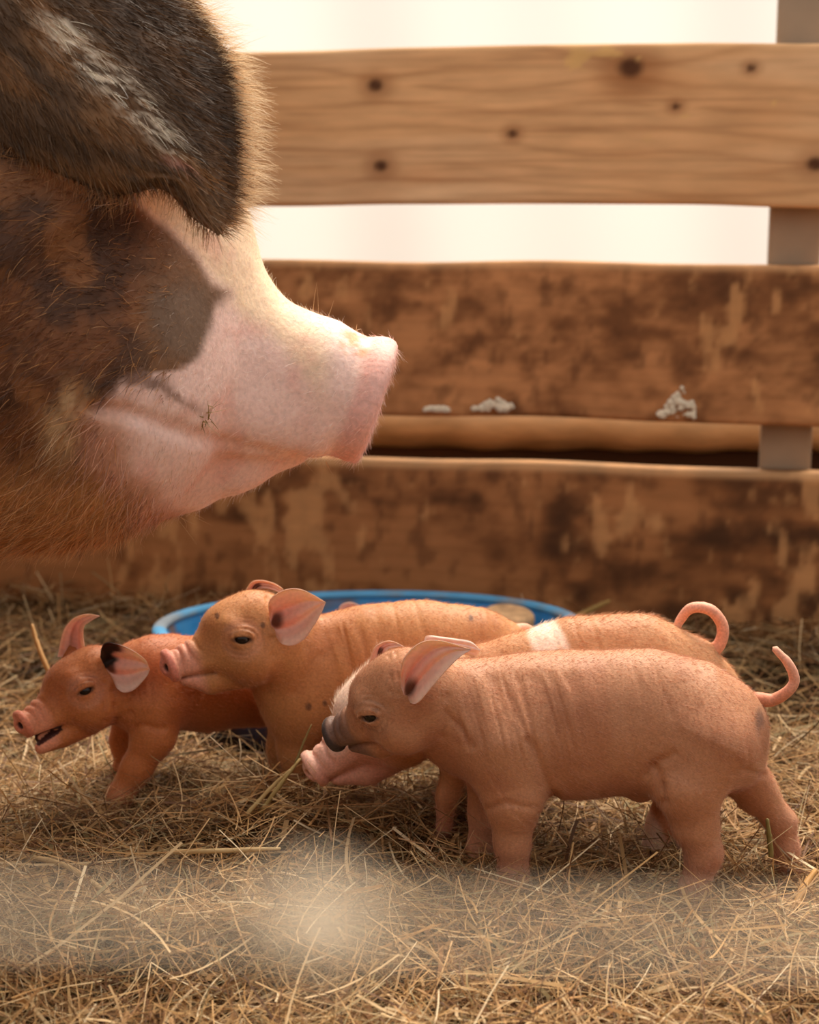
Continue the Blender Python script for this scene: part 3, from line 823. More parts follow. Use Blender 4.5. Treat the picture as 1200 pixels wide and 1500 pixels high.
# --- the wrinkled piglet nearest the camera
Y4 = 1.255
def paint4(c, v, n, loc, px, py):
    sn = sst(loc[:, 0], .50, .80) * (np.hypot(loc[:, 1], loc[:, 2]) < .42) * (loc[:, 0] < 1.3)
    c = mixc(c, lin(104, 78, 66), sn * (.45 + .4 * noise3(v, 160, 3)))
    c = mixc(c, lin(62, 52, 50), sst(loc[:, 0], .90, .93) * (np.hypot(loc[:, 1], loc[:, 2]) < .35) * (loc[:, 0] < 1.3) * .85)
    d = np.hypot((px - 1113) / 7, (py - 1054) / 22) + .5 * (noise3(v, 110, 6) - .5); c = mixc(c, lin(96, 64, 52), (1 - sst(d, .4, 1.2)) * .7)  # dark patch under the tail, mostly painted shade
    return c
piglet(dict(Y=Y4, label='bare-skinned tan piglet with dark grey snout, standing in front of the belted piglet',
    coat=lin(188, 132, 96), coat2=lin(172, 110, 76), belly=lin(184, 128, 102), legc=lin(194, 138, 112), snout=lin(140, 100, 84), disc_c=lin(84, 66, 60), lid=lin(178, 130, 100),
    trunk=[(690, 1052, Y4, 80), (760, 1062, Y4, 100), (850, 1062, Y4, 104), (945, 1056, Y4, 99), (1030, 1064, Y4, 86), (1062, 1068, Y4, 56)],
    legs=[[(735, 1085, 1.232, 66), (752, 1170, 1.224, 44), (750, 1235, 1.222, 26), (752, 1282, 1.222, 22), (750, 1322, 1.222, 21)],
          [(722, 1110, 1.275, 44), (716, 1190, 1.287, 29), (704, 1245, 1.289, 20), (698, 1285, 1.289, 18)],
          [(1035, 1090, 1.235, 78), (1008, 1150, 1.224, 52), (1018, 1208, 1.222, 34), (1031, 1250, 1.222, 27), (1018, 1298, 1.222, 22), (1012, 1342, 1.222, 21)],
          [(1065, 1105, 1.275, 50), (1108, 1160, 1.285, 31), (1143, 1203, 1.289, 22), (1150, 1243, 1.289, 19), (1158, 1284, 1.289, 17)]],
    lumps=[(938, 1160, 1.25, 15, .012), (1080, 1118, 1.25, 34, .02)],
    etilt=.34, C=(592, 1020, 1.235), N=(486, 1078, 1.262), eye=(.24, .09), disc=.15, neck=.44,
    wr=(640, 1040, 655, 900, 975, 1140), wamp=1.0, paint=paint4,
    ears=[dict(L=[(588, 1006), (588, 972), (600, 951), (620, 937), (648, 937), (690, 951)], R=[(597, 1028), (611, 1027), (631, 1005), (652, 981), (672, 962), (690, 952)], cup=17, canal=.25, ridge=5, dy=-.012),
          dict(L=[(620, 948), (626, 930), (645, 931), (668, 934), (690, 938), (703, 951)], R=[(640, 962), (655, 957), (670, 956), (684, 958), (696, 962), (703, 954)], Y=1.262, dy=.0, cup=-6, dark=0, n=(.3, -1, .6))],
    tail=[(1090, 1030, Y4, 15), (1108, 1025, Y4, 12), (1133, 1025, Y4, 9.5), (1155, 1012, 1.25, 8.5), (1164, 995, 1.25, 8), (1155, 972, 1.25, 7), (1135, 950, 1.252, 5)],
    tailc=lin(196, 112, 74), lat=.78, fuzz=46000, h=.00125,
    folds=[((580, 956), (584, 1012), .0013, 3), ((570, 962), (573, 1008), .0010, 3), ((655, 1020), (648, 1075), .0016, 6), ((690, 1095), (655, 1040), .0022, 6), ((775, 1085), (812, 1165), .0030, 7), ((812, 1165), (795, 1190), .0020, 6), ((948, 1135), (985, 1100), .0026, 7), ((958, 1125), (972, 1170), .0032, 7), ((716, 1185), (785, 1178), .0016, 6), ((980, 1212), (1050, 1222), .0005, 9), ((1075, 1135), (1120, 1130), .0014, 5)]))

# --- the belted piglet behind it
Y3 = 1.356
def paint3(c, v, n, loc, px, py):
    w = 6 * (noise3(v, 90, 4) - .5)
    belt = sst(px + w + (py - 940) * -.35, 772, 786) * (1 - sst(px + w + (py - 940) * -.5, 822, 836)) * (loc[:, 0] < -1)
    c = mixc(c, lin(244, 214, 194), belt)
    bl = (1 - sst(np.abs(loc[:, 2]) + .06 * (noise3(v, 120, 2) - .5), .22, .36)) * sst(loc[:, 1], -.05, .1) * (loc[:, 0] > -.25) * (1 - .75 * sst(loc[:, 0], .6, .75))
    c = mixc(c, lin(220, 160, 140), sst(loc[:, 0], .15, .5) * .8)
    return mixc(c, lin(246, 216, 196), bl * .95)
piglet(dict(Y=Y3, lat=.68, label='piglet with a white belt, white blaze and pink snout',
    coat=lin(198, 142, 98), coat2=lin(184, 120, 76), belly=lin(190, 130, 100), snout=lin(226, 164, 144), disc_c=lin(234, 168, 150), legc=lin(196, 126, 92),
    trunk=[(690, 1035, Y3, 80), (760, 1026, Y3, 92), (850, 1006, Y3, 98), (930, 1002, Y3, 97), (1000, 1020, Y3, 80), (1018, 1030, Y3, 60)],
    legs=[[(700, 1060, 1.336, 46), (672, 1112, 1.329, 26), (655, 1165, 1.327, 16), (650, 1215, 1.327, 13)],
          [(730, 1075, 1.381, 44), (742, 1130, 1.386, 24), (748, 1180, 1.389, 16), (745, 1215, 1.389, 14)],
          [(985, 1050, 1.341, 62), (975, 1120, 1.333, 40), (985, 1165, 1.331, 26), (968, 1205, 1.331, 20), (958, 1238, 1.331, 20)],
          [(1000, 1050, 1.381, 58), (1010, 1120, 1.383, 36), (1030, 1165, 1.385, 24), (1022, 1205, 1.385, 18), (1018, 1228, 1.385, 18)]],
    C=(578, 1036, 1.346), N=(456, 1130, 1.336), disc=.05, neck=.44, wr=(700, 1000, 2000, 2100, 0, 10), paint=paint3,
    ears=[dict(L=[(540, 972), (548, 949), (558, 941), (570, 938), (581, 941), (592, 947)], R=[(570, 972), (566, 956), (570, 950), (577, 948), (585, 947), (592, 948)], Y=1.329, cup=7, dy=-.004),
          dict(L=[(596, 975), (600, 960), (610, 950), (622, 948), (634, 952), (644, 962)], R=[(612, 990), (622, 990), (632, 985), (640, 978), (644, 970), (645, 964)], Y=1.383, dy=.006, cup=8)],
    tail=[(1022, 968, Y3, 14), (1040, 958, Y3, 11), (1056, 940, Y3, 9.5), (1058, 915, Y3, 9), (1040, 893, Y3, 8.5), (1013, 891, 1.361, 8), (997, 908, 1.366, 7), (990, 924, 1.366, 5)],
    tailc=lin(228, 150, 116), fuzzlen=1.7, h=.0014))

# --- the piglet laying its chin over its neighbour
Y2 = 1.44
def paint2(c, v, n, loc, px, py):
    for (a, b, r) in ((452, 1035, 5), (318, 902, 4), (385, 916, 4), (476, 1030, 4), (690, 905, 4)):
        c = mixc(c, lin(80, 50, 38), (1 - sst(np.hypot((px - a) / r, (py - b) / (r * 1.4)), .6, 1.1)) * .75)
    return c
piglet(dict(Y=Y2, lat=.70, label='ginger piglet with all-pink ears, holding its chin over the open-mouthed piglet',
    coat=lin(190, 130, 80), coat2=lin(174, 108, 62), belly=lin(184, 120, 84), legz=.03, paint=paint2,
    trunk=[(455, 990, 1.435, 80), (540, 982, Y2, 92), (620, 978, 1.445, 93), (700, 982, 1.45, 86), (738, 985, 1.452, 62)],
    lumps=[(448, 1028, 1.43, 58, .02)],
    legs=[[(448, 1045, 1.430, 46), (438, 1100, 1.426, 31), (434, 1150, 1.424, 22), (432, 1180, 1.424, 20)],
          [(430, 1040, 1.46, 42), (418, 1095, 1.466, 26), (414, 1145, 1.468, 19), (410, 1172, 1.468, 17)],
          [(705, 1030, 1.446, 52), (690, 1090, 1.44, 33), (712, 1130, 1.438, 23), (702, 1175, 1.438, 19)],
          [(715, 1030, 1.472, 56), (730, 1090, 1.474, 34), (752, 1130, 1.475, 22), (742, 1166, 1.475, 18)]],
    etilt=.34, folds=[((392, 876), (398, 930), .0016, 4), ((400, 960), (392, 1010), .0014, 6), ((470, 960), (430, 1010), .0012, 7)],
    C=(366, 930, 1.405), N=(244, 977, 1.376), disc=-.06, neck=.46,
    wr=(440, 960, 425, 600, 905, 1040), wamp=.8,
    ears=[dict(L=[(395, 902), (395, 880), (408, 866), (424, 860), (441, 861), (459, 870), (477, 882)], R=[(401, 928), (414, 940), (430, 942), (447, 933), (460, 916), (471, 897), (477, 883)], cup=20, canal=-.05, ridge=5, dy=-.010),
          dict(L=[(358, 868), (369, 852), (383, 849), (400, 853), (412, 860), (417, 866)], R=[(376, 868), (384, 862), (394, 862), (404, 865), (411, 868), (417, 867)], Y=1.418, cup=6, dy=-.004)],
    tail=[(758, 925, 1.452, 12), (770, 922, 1.455, 9), (782, 932, 1.458, 8), (785, 950, 1.46, 6)], h=.0013))

# --- the open-mouthed piglet
piglet(dict(Y=1.42, lat=.70, label='ginger piglet with open mouth and a black patch on its ear',
    coat=lin(190, 114, 64), coat2=lin(172, 94, 50), belly=lin(176, 106, 72), snout=lin(224, 146, 112), disc_c=lin(218, 132, 102), legz=.05, legc=lin(222, 166, 140),
    trunk=[(222, 1000, 1.425, 60), (240, 1002, 1.43, 66), (310, 1000, 1.475, 66), (385, 992, 1.508, 66), (440, 988, 1.527, 58), (460, 990, 1.53, 46)],
    legs=[[(226, 1035, 1.408, 42), (226, 1078, 1.402, 31), (200, 1125, 1.398, 22), (176, 1166, 1.396, 18), (164, 1202, 1.394, 17)],
          [(200, 1040, 1.445, 36), (186, 1085, 1.45, 24), (186, 1130, 1.452, 18), (192, 1176, 1.452, 16)],
          [(448, 1010, 1.52, 46), (440, 1060, 1.516, 30), (452, 1095, 1.515, 21), (446, 1135, 1.515, 17)],
          [(452, 1010, 1.54, 42), (458, 1060, 1.542, 27), (464, 1095, 1.543, 19), (458, 1130, 1.543, 16)]],
    lumps=[(352, 1044, 1.49, 14, .008)],
    etilt=.08, folds=[((166, 1008), (170, 1050), .0022, 4), ((152, 1000), (154, 1052), .0016, 4), ((192, 1072), (240, 1062), .0022, 5), ((182, 1010), (190, 1040), .0014, 5)],
    C=(130, 1006, 1.405), N=(29, 1063, 1.366), open=1, disc=-.05, neck=.46, eye=(.18, .05),
    wr=(200, 1010, 168, 260, 985, 1075), wamp=1.0,
    ears=[dict(L=[(147, 962), (151, 947), (160, 938), (180, 942), (200, 953), (214, 966), (219, 980)], R=[(163, 990), (173, 1004), (184, 1011), (198, 1008), (210, 997), (217, 988), (219, 982)], cup=18, canal=.0, ridge=5, dy=-.010,
               spot=lambda U, V: (1 - sst(U + .5 * V + .10 * np.sin(V * 9), .12, .24)) * (1 - sst(U, .44, .56)) * (1 - sst(V, .15, .4))),
          dict(L=[(84, 962), (93, 926), (103, 910), (115, 902), (130, 899), (146, 902)], R=[(126, 962), (123, 930), (124, 917), (131, 911), (139, 906), (146, 903)], Y=1.428, cup=8, dy=-.004, dark=.15)],
    h=.0013))

# --- the piglet lying in the tub, only its ears in view
piglet(dict(Y=1.70, label='hidden piglet in the blue tub, only its pink ear tips showing', coat=lin(226, 160, 126), coat2=lin(220, 150, 112),
    trunk=[(590, 968, 1.71, 56), (640, 970, 1.715, 60), (690, 972, 1.72, 58), (716, 975, 1.725, 46)],
    legs=[[(590, 1000, 1.69, 30), (570, 1018, 1.68, 20), (545, 1026, 1.675, 14)], [(600, 1000, 1.74, 30), (585, 1010, 1.75, 20), (560, 1016, 1.755, 14)],
          [(695, 1000, 1.70, 36), (675, 1020, 1.69, 22), (650, 1027, 1.685, 15)], [(700, 995, 1.75, 36), (690, 1005, 1.76, 22), (670, 1010, 1.765, 15)]],
    C=(540, 950, 1.70), N=(462, 985, 1.69), neck=.42, wr=(0, 0, 2000, 2100, 0, 10),
    ears=[dict(L=[(494, 912), (496, 892), (503, 884), (513, 882), (521, 884), (529, 888)], R=[(530, 912), (522, 900), (522, 896), (524, 893), (527, 891), (529, 889)], Y=1.675, cup=6, dark=.5),
          dict(L=[(528, 908), (530, 892), (536, 885), (543, 885), (550, 889), (556, 894)], R=[(556, 908), (556, 904), (556, 902), (556, 899), (556, 897), (556, 895)], Y=1.715, cup=4, dark=0, dy=.004)],
    tail=[(722, 960, 1.725, 9), (738, 965, 1.727, 7), (744, 978, 1.73, 5)], h=.003, fuzz=2500))

# ------------------------------------------------------------------ the sow
YS = 1.36
def PS(px, py, r, Y=YS): return (W(px, py, Y), r * SC(Y))
lat = np.array([0, 1.0, 0])
F = Field((-1.72, .96, -.04), (.02, 1.76, .93), .0040)
trunk = [PS(40, 480, 250), (W(0, 420, YS), .205), (np.array([-.62, YS, .50]), .245), (np.array([-.95, YS, .52]), .27), (np.array([-1.30, YS, .52]), .26), (np.array([-1.48, YS, .50]), .20)]
F.chain(trunk[1:], .10, lat, .82)
F.cone(trunk[0][0], trunk[0][1], trunk[1][0], trunk[1][1], .08, lat, .74)
for sx_, sy_ in ((-.66, -.12), (-.66, .12), (-1.38, -.12), (-1.38, .12)):
    a = np.array([sx_, YS + sy_, .36]); 
    F.chain([(a, .10), (a + [.02, 0, -.14], .062), (a + [-.01, 0, -.26], .043), (a + [.01, 0, -.345], .045)], .05, None, 1, .02)
# face: forehead, upper muzzle, snout disc, lower jaw
F.chain([PS(90, 370, 215), PS(150, 400, 172), PS(220, 450, 146), PS(300, 506, 121), PS(380, 545, 96), PS(430, 560, 92), PS(458, 568, 90)], .035, lat, .86, .02)
for sg in (-1, 1):
    F.ball(W(110, 560, YS + sg * .06), .105, .05)                        # jowls
    F.cone(W(452, 622, YS + sg * .019), .027, W(338, 590, YS + sg * .021), .045, .010)    # upper lips
    F.ball(W(120, 235, YS + sg * .085), .035, .03)                       # brow ridge
F.chain([PS(-30, 540, 245), PS(120, 610, 172), PS(250, 648, 106), PS(340, 662, 59), PS(418, 658, 28)], .016, lat, .74, .013)
ax = unit(W(600, 605, YS) - W(500, 570, YS))
F.cyl(W(500, 573, YS), ax, .0475, .030, .012, .014, lat, .95)
F.cyl(W(538, 585, YS), ax, .0530, .0105, .006, .006, lat, .95)
for sg in (-1, 1):
    F.ell(W(552, 583, YS + sg * .017), np.stack([ax, [0, 0, 1], lat]), (.02, .012, .008), .004, True)
# mouth line
ml = [(470, 672), (430, 662), (380, 648), (335, 632), (300, 606), (262, 582), (225, 566), (188, 558)]
for sg in (-1, 1):
    pr = None
    for a, b in ml:
        h_ = F.hit(W(a, b, YS), lat * sg, .16)
        if pr is not None: F.cone(pr, .0055, h_, .0055, .003, sub=True)
        pr = h_
# creases in the cheek
v, q = F.mesh(); nrm = vnormals(v, q)
px, py = to_px(v)
hd = 1 - sst(v[:, 0], -.10, -.04) * 0
wr = (.5 + .5 * np.sin(px / 13 + 5 * noise3(v, 14, 1)))
v = v + nrm * (.0030 * (fbm(v, 30, 2.0) - .5) + .0010 * wr * sst(px, 440, 480) * (1 - sst(px, 505, 515)))[:, None]
def sow_colour(v, px, py):
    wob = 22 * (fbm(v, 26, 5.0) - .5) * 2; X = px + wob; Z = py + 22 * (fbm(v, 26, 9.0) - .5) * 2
    c = np.tile(lin(126, 78, 44), (len(v), 1))
    c = mixc(c, lin(66, 42, 28), sst(fbm(v, (36, 36, 30), 3.0, 4), .44, .62) * .75)
    c = mixc(c, lin(34, 24, 18), (1 - sst(Z + .25 * X, 300, 360)) * (1 - sst(X, 90, 200)) * .85)  # near-black fur below the ear, partly the ear's shadow painted in
    c = mixc(c, lin(164, 106, 58), sst(fbm(v, (34, 34, 20), 13.0), .55, .70) * .6)
    c = mixc(c, lin(214, 164, 112), sst(Z, 650, 740) * (1 - sst(X, 150, 290)) * .9)
    c = mixc(c, lin(206, 172, 130), (1 - sst(np.hypot((X - 100) / 55, (Z - 620) / 80), .4, 1.1)) * .85 * sst(fbm(v, (70, 70, 25), 4.0), .40, .6))
    edge = X - np.interp(Z, [150, 290, 430, 470, 520, 545, 560, 600, 680, 740, 800], [130, 212, 332, 318, 292, 262, 190, 140, 165, 215, 290])
    c = mixc(c, lin(128, 92, 62), sst(X, 180, 250) * (1 - sst(Z, 560, 600)) * .8)
    c = mixc(c, lin(120, 94, 74), (1 - sst(np.hypot((X - 275) / 62, (Z - 468) / 72), .55, 1.15)) * .9)
    wd_ = 14 + 40 * sst(Z, 600, 680)
    c = mixc(c, lin(250, 214, 202), sst(edge, -wd_, wd_))
    c = mixc(c, lin(206, 150, 120), sst(edge, -50, 0) * (1 - sst(edge, 10, 60)) * sst(Z, 560, 620) * .7)
    c = mixc(c, lin(246, 214, 182), sst(edge, -8, 14) * sst(X - Z, -135, -75) * (1 - sst(X, 440, 500)))
    c = mixc(c, lin(236, 176, 160), sst(fbm(v, 34, 19.0), .5, .7) * sst(edge, 0, 40) * .45)
    # nose top dirt and rim
    c = mixc(c, lin(212, 150, 92), (1 - sst(np.hypot((X - 522) / 32, (Z - 498) / 22), .5, 1.1)) * .85 * sst(fbm(v, 110, 3.0), .4, .55))
    c = mixc(c, lin(236, 172, 160), sst(px - (py - 500) * -.36, 540, 556) * .6)
    # dirt along the mouth line
    dm = np.full(len(v), 1e9)
    for i in range(len(ml) - 1):
        a = np.array(ml[i], float); b = np.array(ml[i + 1], float); ba = b - a
        t = np.clip(((px - a[0]) * ba[0] + (py - a[1]) * ba[1]) / (ba @ ba), 0, 1)
        dm = np.minimum(dm, np.hypot(px - a[0] - t * ba[0], py - a[1] - t * ba[1]))
    c = mixc(c, lin(120, 78, 52), (1 - sst(dm, 3, 11)) * sst(fbm(v, 80, 2), .35, .6) * (1 - sst(px, 250, 330)) * .75)
    c = mixc(c, lin(100, 64, 40), (1 - sst(np.hypot((X - 215) / 40, (Z - 566) / 12), .5, 1.2)) * .7)
    return c
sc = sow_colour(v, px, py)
sow = empty('sow', (-.9, YS, 0), 'large brown, black and pink sow with floppy ears, standing over the piglets', 'pig')
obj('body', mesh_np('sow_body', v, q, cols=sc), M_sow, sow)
for sg in (-1, 1):
    p = F.hit(W(110, 225, YS), lat * sg, .2)
    ev, eq, et = sphere_mesh(p - lat * sg * .008, .013); obj('eye', mesh_np('eye', ev, eq, et), M_eye, sow)
for sx_, sy_ in ((-.66, -.12), (-.66, .12), (-1.38, -.12), (-1.38, .12)):
    hv, hq = hoof_mesh(np.array([sx_ + .02, YS + sy_, .030]), (1, 0, 0), .042); obj('hoof', mesh_np('hoof', hv, hq), M_hoof, sow)
tv_, tq_, tt_ = tube([(-1.66, YS, .60), (-1.72, YS, .58), (-1.75, YS + .03, .52), (-1.73, YS + .05, .46), (-1.70, YS + .02, .47)], [.02, .016, .013, .01, .006], 10, 6)
obj('tail', mesh_np('tail', tv_, tq_, tt_, cols=np.tile(lin(150, 96, 60), (len(tv_), 1))), M_sow, sow)
# ears: broad flaps hanging forward over the eyes
def ear_col(U, V):
    P = np.stack([U, V, np.zeros_like(U)], 1)
    c = np.tile(lin(92, 66, 42), (len(U), 1))
    c = mixc(c, lin(128, 90, 54), sst(fbm(P, (8, 6, 1), 3.0), .42, .66))
    c = mixc(c, lin(58, 42, 32), sst(V, .0, .5) * (1 - sst(V, .80, .95)) * .6)
    c = mixc(c, lin(226, 190, 146), sst(V, .93, 1.0) * .9 * (1 - sst(U, .45, .65)))
    c = mixc(c, lin(150, 118, 88), sst(U, .72, .98) * .7)
    c = mixc(c, lin(190, 136, 122), (1 - sst(np.hypot((U - .62) / .08, (V + .15) / .12), .4, 1.1)) * .5)
    mud = sst(fbm(P, (40, 30, 1), 13.0, 4), .50, .58) * (1 - sst(np.abs(V - .02), .05, .20)) * (1 - sst(U, .52, .64)) * sst(U, .05, .1)
    return mixc(c, lin(232, 216, 194), mud * .9), mixc(np.tile(lin(176, 124, 96), (len(U), 1)), lin(232, 190, 150), sst(np.abs(V), .8, .98))
def sow_ear(sg):
    Y0 = YS - .150
    Rp = [(215, -90), (275, -10), (322, 60), (346, 130), (350, 205), (346, 285), (324, 342)]
    Lp = [(-150, 60), (-60, 165), (20, 222), (95, 258), (165, 286), (236, 276), (282, 318), (322, 344)]
    yr = np.linspace(0, 1, 7); yl = np.linspace(0, 1, 8)
    Rw = [W(a_, b_, Y0 + .075 * (1 - t * .75)) for (a_, b_), t in zip(Rp, yr)]
    Lw = [W(a_, b_, Y0 - .01 + .035 * (t - .5) ** 2) for (a_, b_), t in zip(Lp, yl)]
    sp3 = [(Rw[0] + Lw[0]) / 2, None, (Rw[-1] + Lw[-1]) / 2]; wd = Rw[3] - Lw[4]
    ev, eq, fm, U, V = ear_mesh(Lw, Rw, (0, -1.0, 0), 0.0, .030, .006, 60, 45)
    i_, o_ = None, None
    o_, i_ = ear_col(U, V)
    bmp = .004 * (fbm(np.stack([U * 9, V * 9, U * 0], 1), 1.0, 2.0) - .5) 
    N = len(fm)
    ev[:N, 1] += bmp; ev[N:, 1] += bmp
    e = obj('ear', mesh_np('ear', ev, eq, cols=np.concatenate([o_, i_])), M_sow, sow)
    # coat of the ear and the pale fringe along its front edge
    n = 7000
    i = np.arange(59)[:, None] * 45 + np.arange(44)[None, :]
    qq = np.stack([i, i + 45, i + 46, i + 1], -1).reshape(-1, 4)
    p, vi = sample(ev, qq, n)
    al = unit(np.array(wd)); dn = unit(sp3[2] - sp3[0])
    dr = np.outer(.25 + V[vi] * .5, al) + dn * .8 + np.array([0, -sg * .22, 0]) + RNG.normal(0, .16, (n, 3)); dr /= np.linalg.norm(dr, axis=1)[:, None]
    cb = o_[vi] * RNG.uniform(.6, 1.6, (n, 1))
    a1 = ribbons(p, dr, RNG.uniform(.006, .016, n), np.full(n, .00070), cb, 3, np.array([0, 0, -.25]) * RNG.uniform(0, 1, (n, 1)), np.clip(cb * 1.5, 0, 1))
    m = 2400
    uu = RNG.uniform(.12, .97, m); sd = RNG.random(m) < .72; vv = np.where(sd, RNG.uniform(.9, 1.0, m), RNG.uniform(-1.0, -.94, m))
    ui = np.clip((uu * 59).round().astype(int), 0, 59); vj = np.clip(((vv + 1) / 2 * 44).round().astype(int), 0, 44)
    p = fm[ui * 45 + vj]
    sgn = np.where(sd, 1.0, -1.0)[:, None]
    dr = al * sgn * .8 + dn * .55 + RNG.normal(0, .32, (m, 3)); dr /= np.linalg.norm(dr, axis=1)[:, None]
    cb = np.where(sd[:, None], lin(250, 224, 186), lin(170, 122, 78)) * RNG.uniform(.8, 1.1, (m, 1))
    a2 = ribbons(p, dr, RNG.uniform(.008, .034, m) * np.where(sd, 1, .55), np.full(m, .00050), cb, 3, np.array([0, 0, -.4]) * RNG.uniform(0, 1, (m, 1)))
    vv_ = np.concatenate([a1[0], a2[0]]); qq_ = np.concatenate([a1[1], a2[1] + len(a1[0])])
    tag(obj('ear_hair', mesh_np('ear_hair', vv_, qq_, cols=np.concatenate([a1[2], a2[2]])), M_fur, e), kind='stuff')
sow_ear(1)
# the far ear mirrors it on the other side of the head
def far_ear():
    Y0 = YS + .12
    Rw = [W(a_, b_, Y0 + .02) for a_, b_ in ((190, 40), (240, 80), (275, 130), (285, 190), (272, 240), (245, 290))]
    Lw = [W(a_, b_, Y0 + .06) for a_, b_ in ((40, 110), (70, 180), (110, 230), (160, 262), (205, 280), (243, 291))]
    ev, eq, fm, U, V = ear_mesh(Lw, Rw, (0, 1.0, 0), 0.0, .02, .006, 40, 31)
    o_, i_ = ear_col(U, V); obj('ear', mesh_np('ear', ev, eq, cols=np.concatenate([o_, i_])), M_sow, sow)
far_ear()
# bristly coat
vis = (v[:, 0] > -.62)
dens = vis * np.where(nrm[:, 1] > .35, .12, 1.0) * sst(px, -420, -150) * (1 + .6 * sst(px, 280, 340))
n = 56000
p, vi = sample(v, q, n, dens)
n_ = nrm[vi]
flow = np.stack([np.full(n, -.85), np.zeros(n), -.22 - .22 * sst(py[vi], 450, 700)], 1) + .9 * (np.stack([noise3(p, 14, 1), noise3(p, 14, 4), noise3(p, 14, 8)], 1) - .5)
flow -= n_ * np.sum(flow * n_, 1)[:, None]; flow /= np.linalg.norm(flow, axis=1)[:, None] + 1e-9
dr = flow + n_ * RNG.uniform(.10, .40, (n, 1)) + RNG.normal(0, .18, (n, 3)); dr /= np.linalg.norm(dr, axis=1)[:, None]
face = np.maximum(sst(px[vi], 180, 330), sst(sc[vi].mean(1), .38, .55) * .9)
ln_ = RNG.uniform(.008, .020, n) * (1 - face) + RNG.uniform(.003, .008, n) * face
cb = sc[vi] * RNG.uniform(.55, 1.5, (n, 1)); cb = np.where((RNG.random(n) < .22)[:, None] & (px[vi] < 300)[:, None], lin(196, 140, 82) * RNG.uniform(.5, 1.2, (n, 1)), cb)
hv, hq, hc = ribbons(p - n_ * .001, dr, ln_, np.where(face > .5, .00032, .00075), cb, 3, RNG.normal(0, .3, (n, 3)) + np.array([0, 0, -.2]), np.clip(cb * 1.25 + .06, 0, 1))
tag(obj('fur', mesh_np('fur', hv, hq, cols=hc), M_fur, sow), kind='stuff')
# whiskers on the chin and brow
roots = [(468, 478, 60, (.02, -1)), (520, 488, 18, (.5, -.8)), (440, 672, 22, (.3, .9)), (260, 758, 34, (.6, .5)), (235, 762, 30, (-.6, .7)), (280, 752, 30, (.7, .4)), (470, 676, 18, (.2, 1)), (520, 668, 22, (.1, 1)), (100, 800, 26, (.4, .8)), (140, 790, 30, (.7, .5))]
P_, D_, L_ = [], [], []
for a, b, l, d in roots:
    for kk in range(3):
        P_.append(W(a + RNG.uniform(-8, 8), b + RNG.uniform(-2, 2), YS + RNG.uniform(-.01, .01))); D_.append(unit([d[0] + RNG.normal(0, .2), RNG.normal(0, .2), -d[1]])); L_.append(l * SC(YS) * RNG.uniform(.6, 1.1))
hv, hq, hc = ribbons(np.array(P_), np.array(D_), np.array(L_), np.full(len(P_), .0006), np.tile(lin(214, 176, 130), (len(P_), 1)), 4, RNG.normal(0, .25, (len(P_), 3)))
tag(obj('whiskers', mesh_np('whiskers', hv, hq, cols=hc), M_fur, sow), kind='stuff')

# ------------------------------------------------------------------ hay bedding
HAY = np.array([lin(200, 160, 108), lin(178, 134, 84), lin(220, 188, 142), lin(142, 100, 60), lin(160, 140, 98), lin(108, 72, 44), lin(236, 212, 172)])
HW = np.array([.24, .22, .12, .17, .08, .13, .04])
def strands(n, xr, yr, lmin, lmax, wmin, wmax, zlo, zhi, tilt, nseg, yfun=None, dark=1.0):
    x = RNG.uniform(*xr, n); y = (RNG.uniform(*yr, n) if yfun is None else yfun(n))
    inside = np.hypot(x - TC[0], y - TC[1]) < TR + .005
    keep = ~inside | (RNG.random(n) < .015)
    x, y = x[keep], y[keep]; n = len(x)
    ins = np.hypot(x - TC[0], y - TC[1]) < TR
    z = hay_h(x, y) + RNG.uniform(zlo, zhi, n)
    z = np.where(ins, .012, z)
    a = RNG.uniform(0, 2 * PI, n) * .45 + 2 * PI * 2.2 * noise3(np.stack([x, y, x * 0], 1), 11, 3.0); el = RNG.normal(0, tilt, n) * np.where(ins, .2, 1)
    d = np.stack([np.cos(a) * np.cos(el), np.sin(a) * np.cos(el), np.sin(el)], 1)
    ln = RNG.uniform(lmin, lmax, n) * RNG.uniform(.5, 1, n); w = RNG.uniform(wmin, wmax, n) * RNG.uniform(.4, 1, n)
    p0 = np.stack([x, y, z], 1) - d * (ln * .5)[:, None]
    p0[:, 2] = np.maximum(p0[:, 2], -.006)
    perp = np.stack([-np.sin(a), np.cos(a), np.zeros(n)], 1)
    bend = perp * RNG.normal(0, .30, (n, 1)) + np.array([0, 0, 1]) * RNG.normal(-.10, .22, (n, 1))
    c = HAY[RNG.choice(len(HAY), n, p=HW)] * RNG.uniform(.65, 1.15, (n, 1)) * (.50 + .55 * sst((z - hay_h(x, y)), -.010, .012))[:, None]  # lower strands darker, shade of the gaps put into their colour
    wv = np.stack([RNG.normal(0, .5, n), RNG.normal(0, .5, n), np.ones(n)], 1)
    return ribbons(p0, d, ln, w, c, nseg, bend, None, wv, taper=False)
def join(parts):
    V, Q, K = [], [], []; o = 0
    for v_, q_, k_ in parts: V.append(v_); Q.append(q_ + o); K.append(k_); o += len(v_)
    return np.concatenate(V), np.concatenate(Q), np.concatenate(K)
near = lambda n: .82 + .75 * RNG.random(n) ** 1.15
far = lambda n: 1.5 + .85 * RNG.random(n)
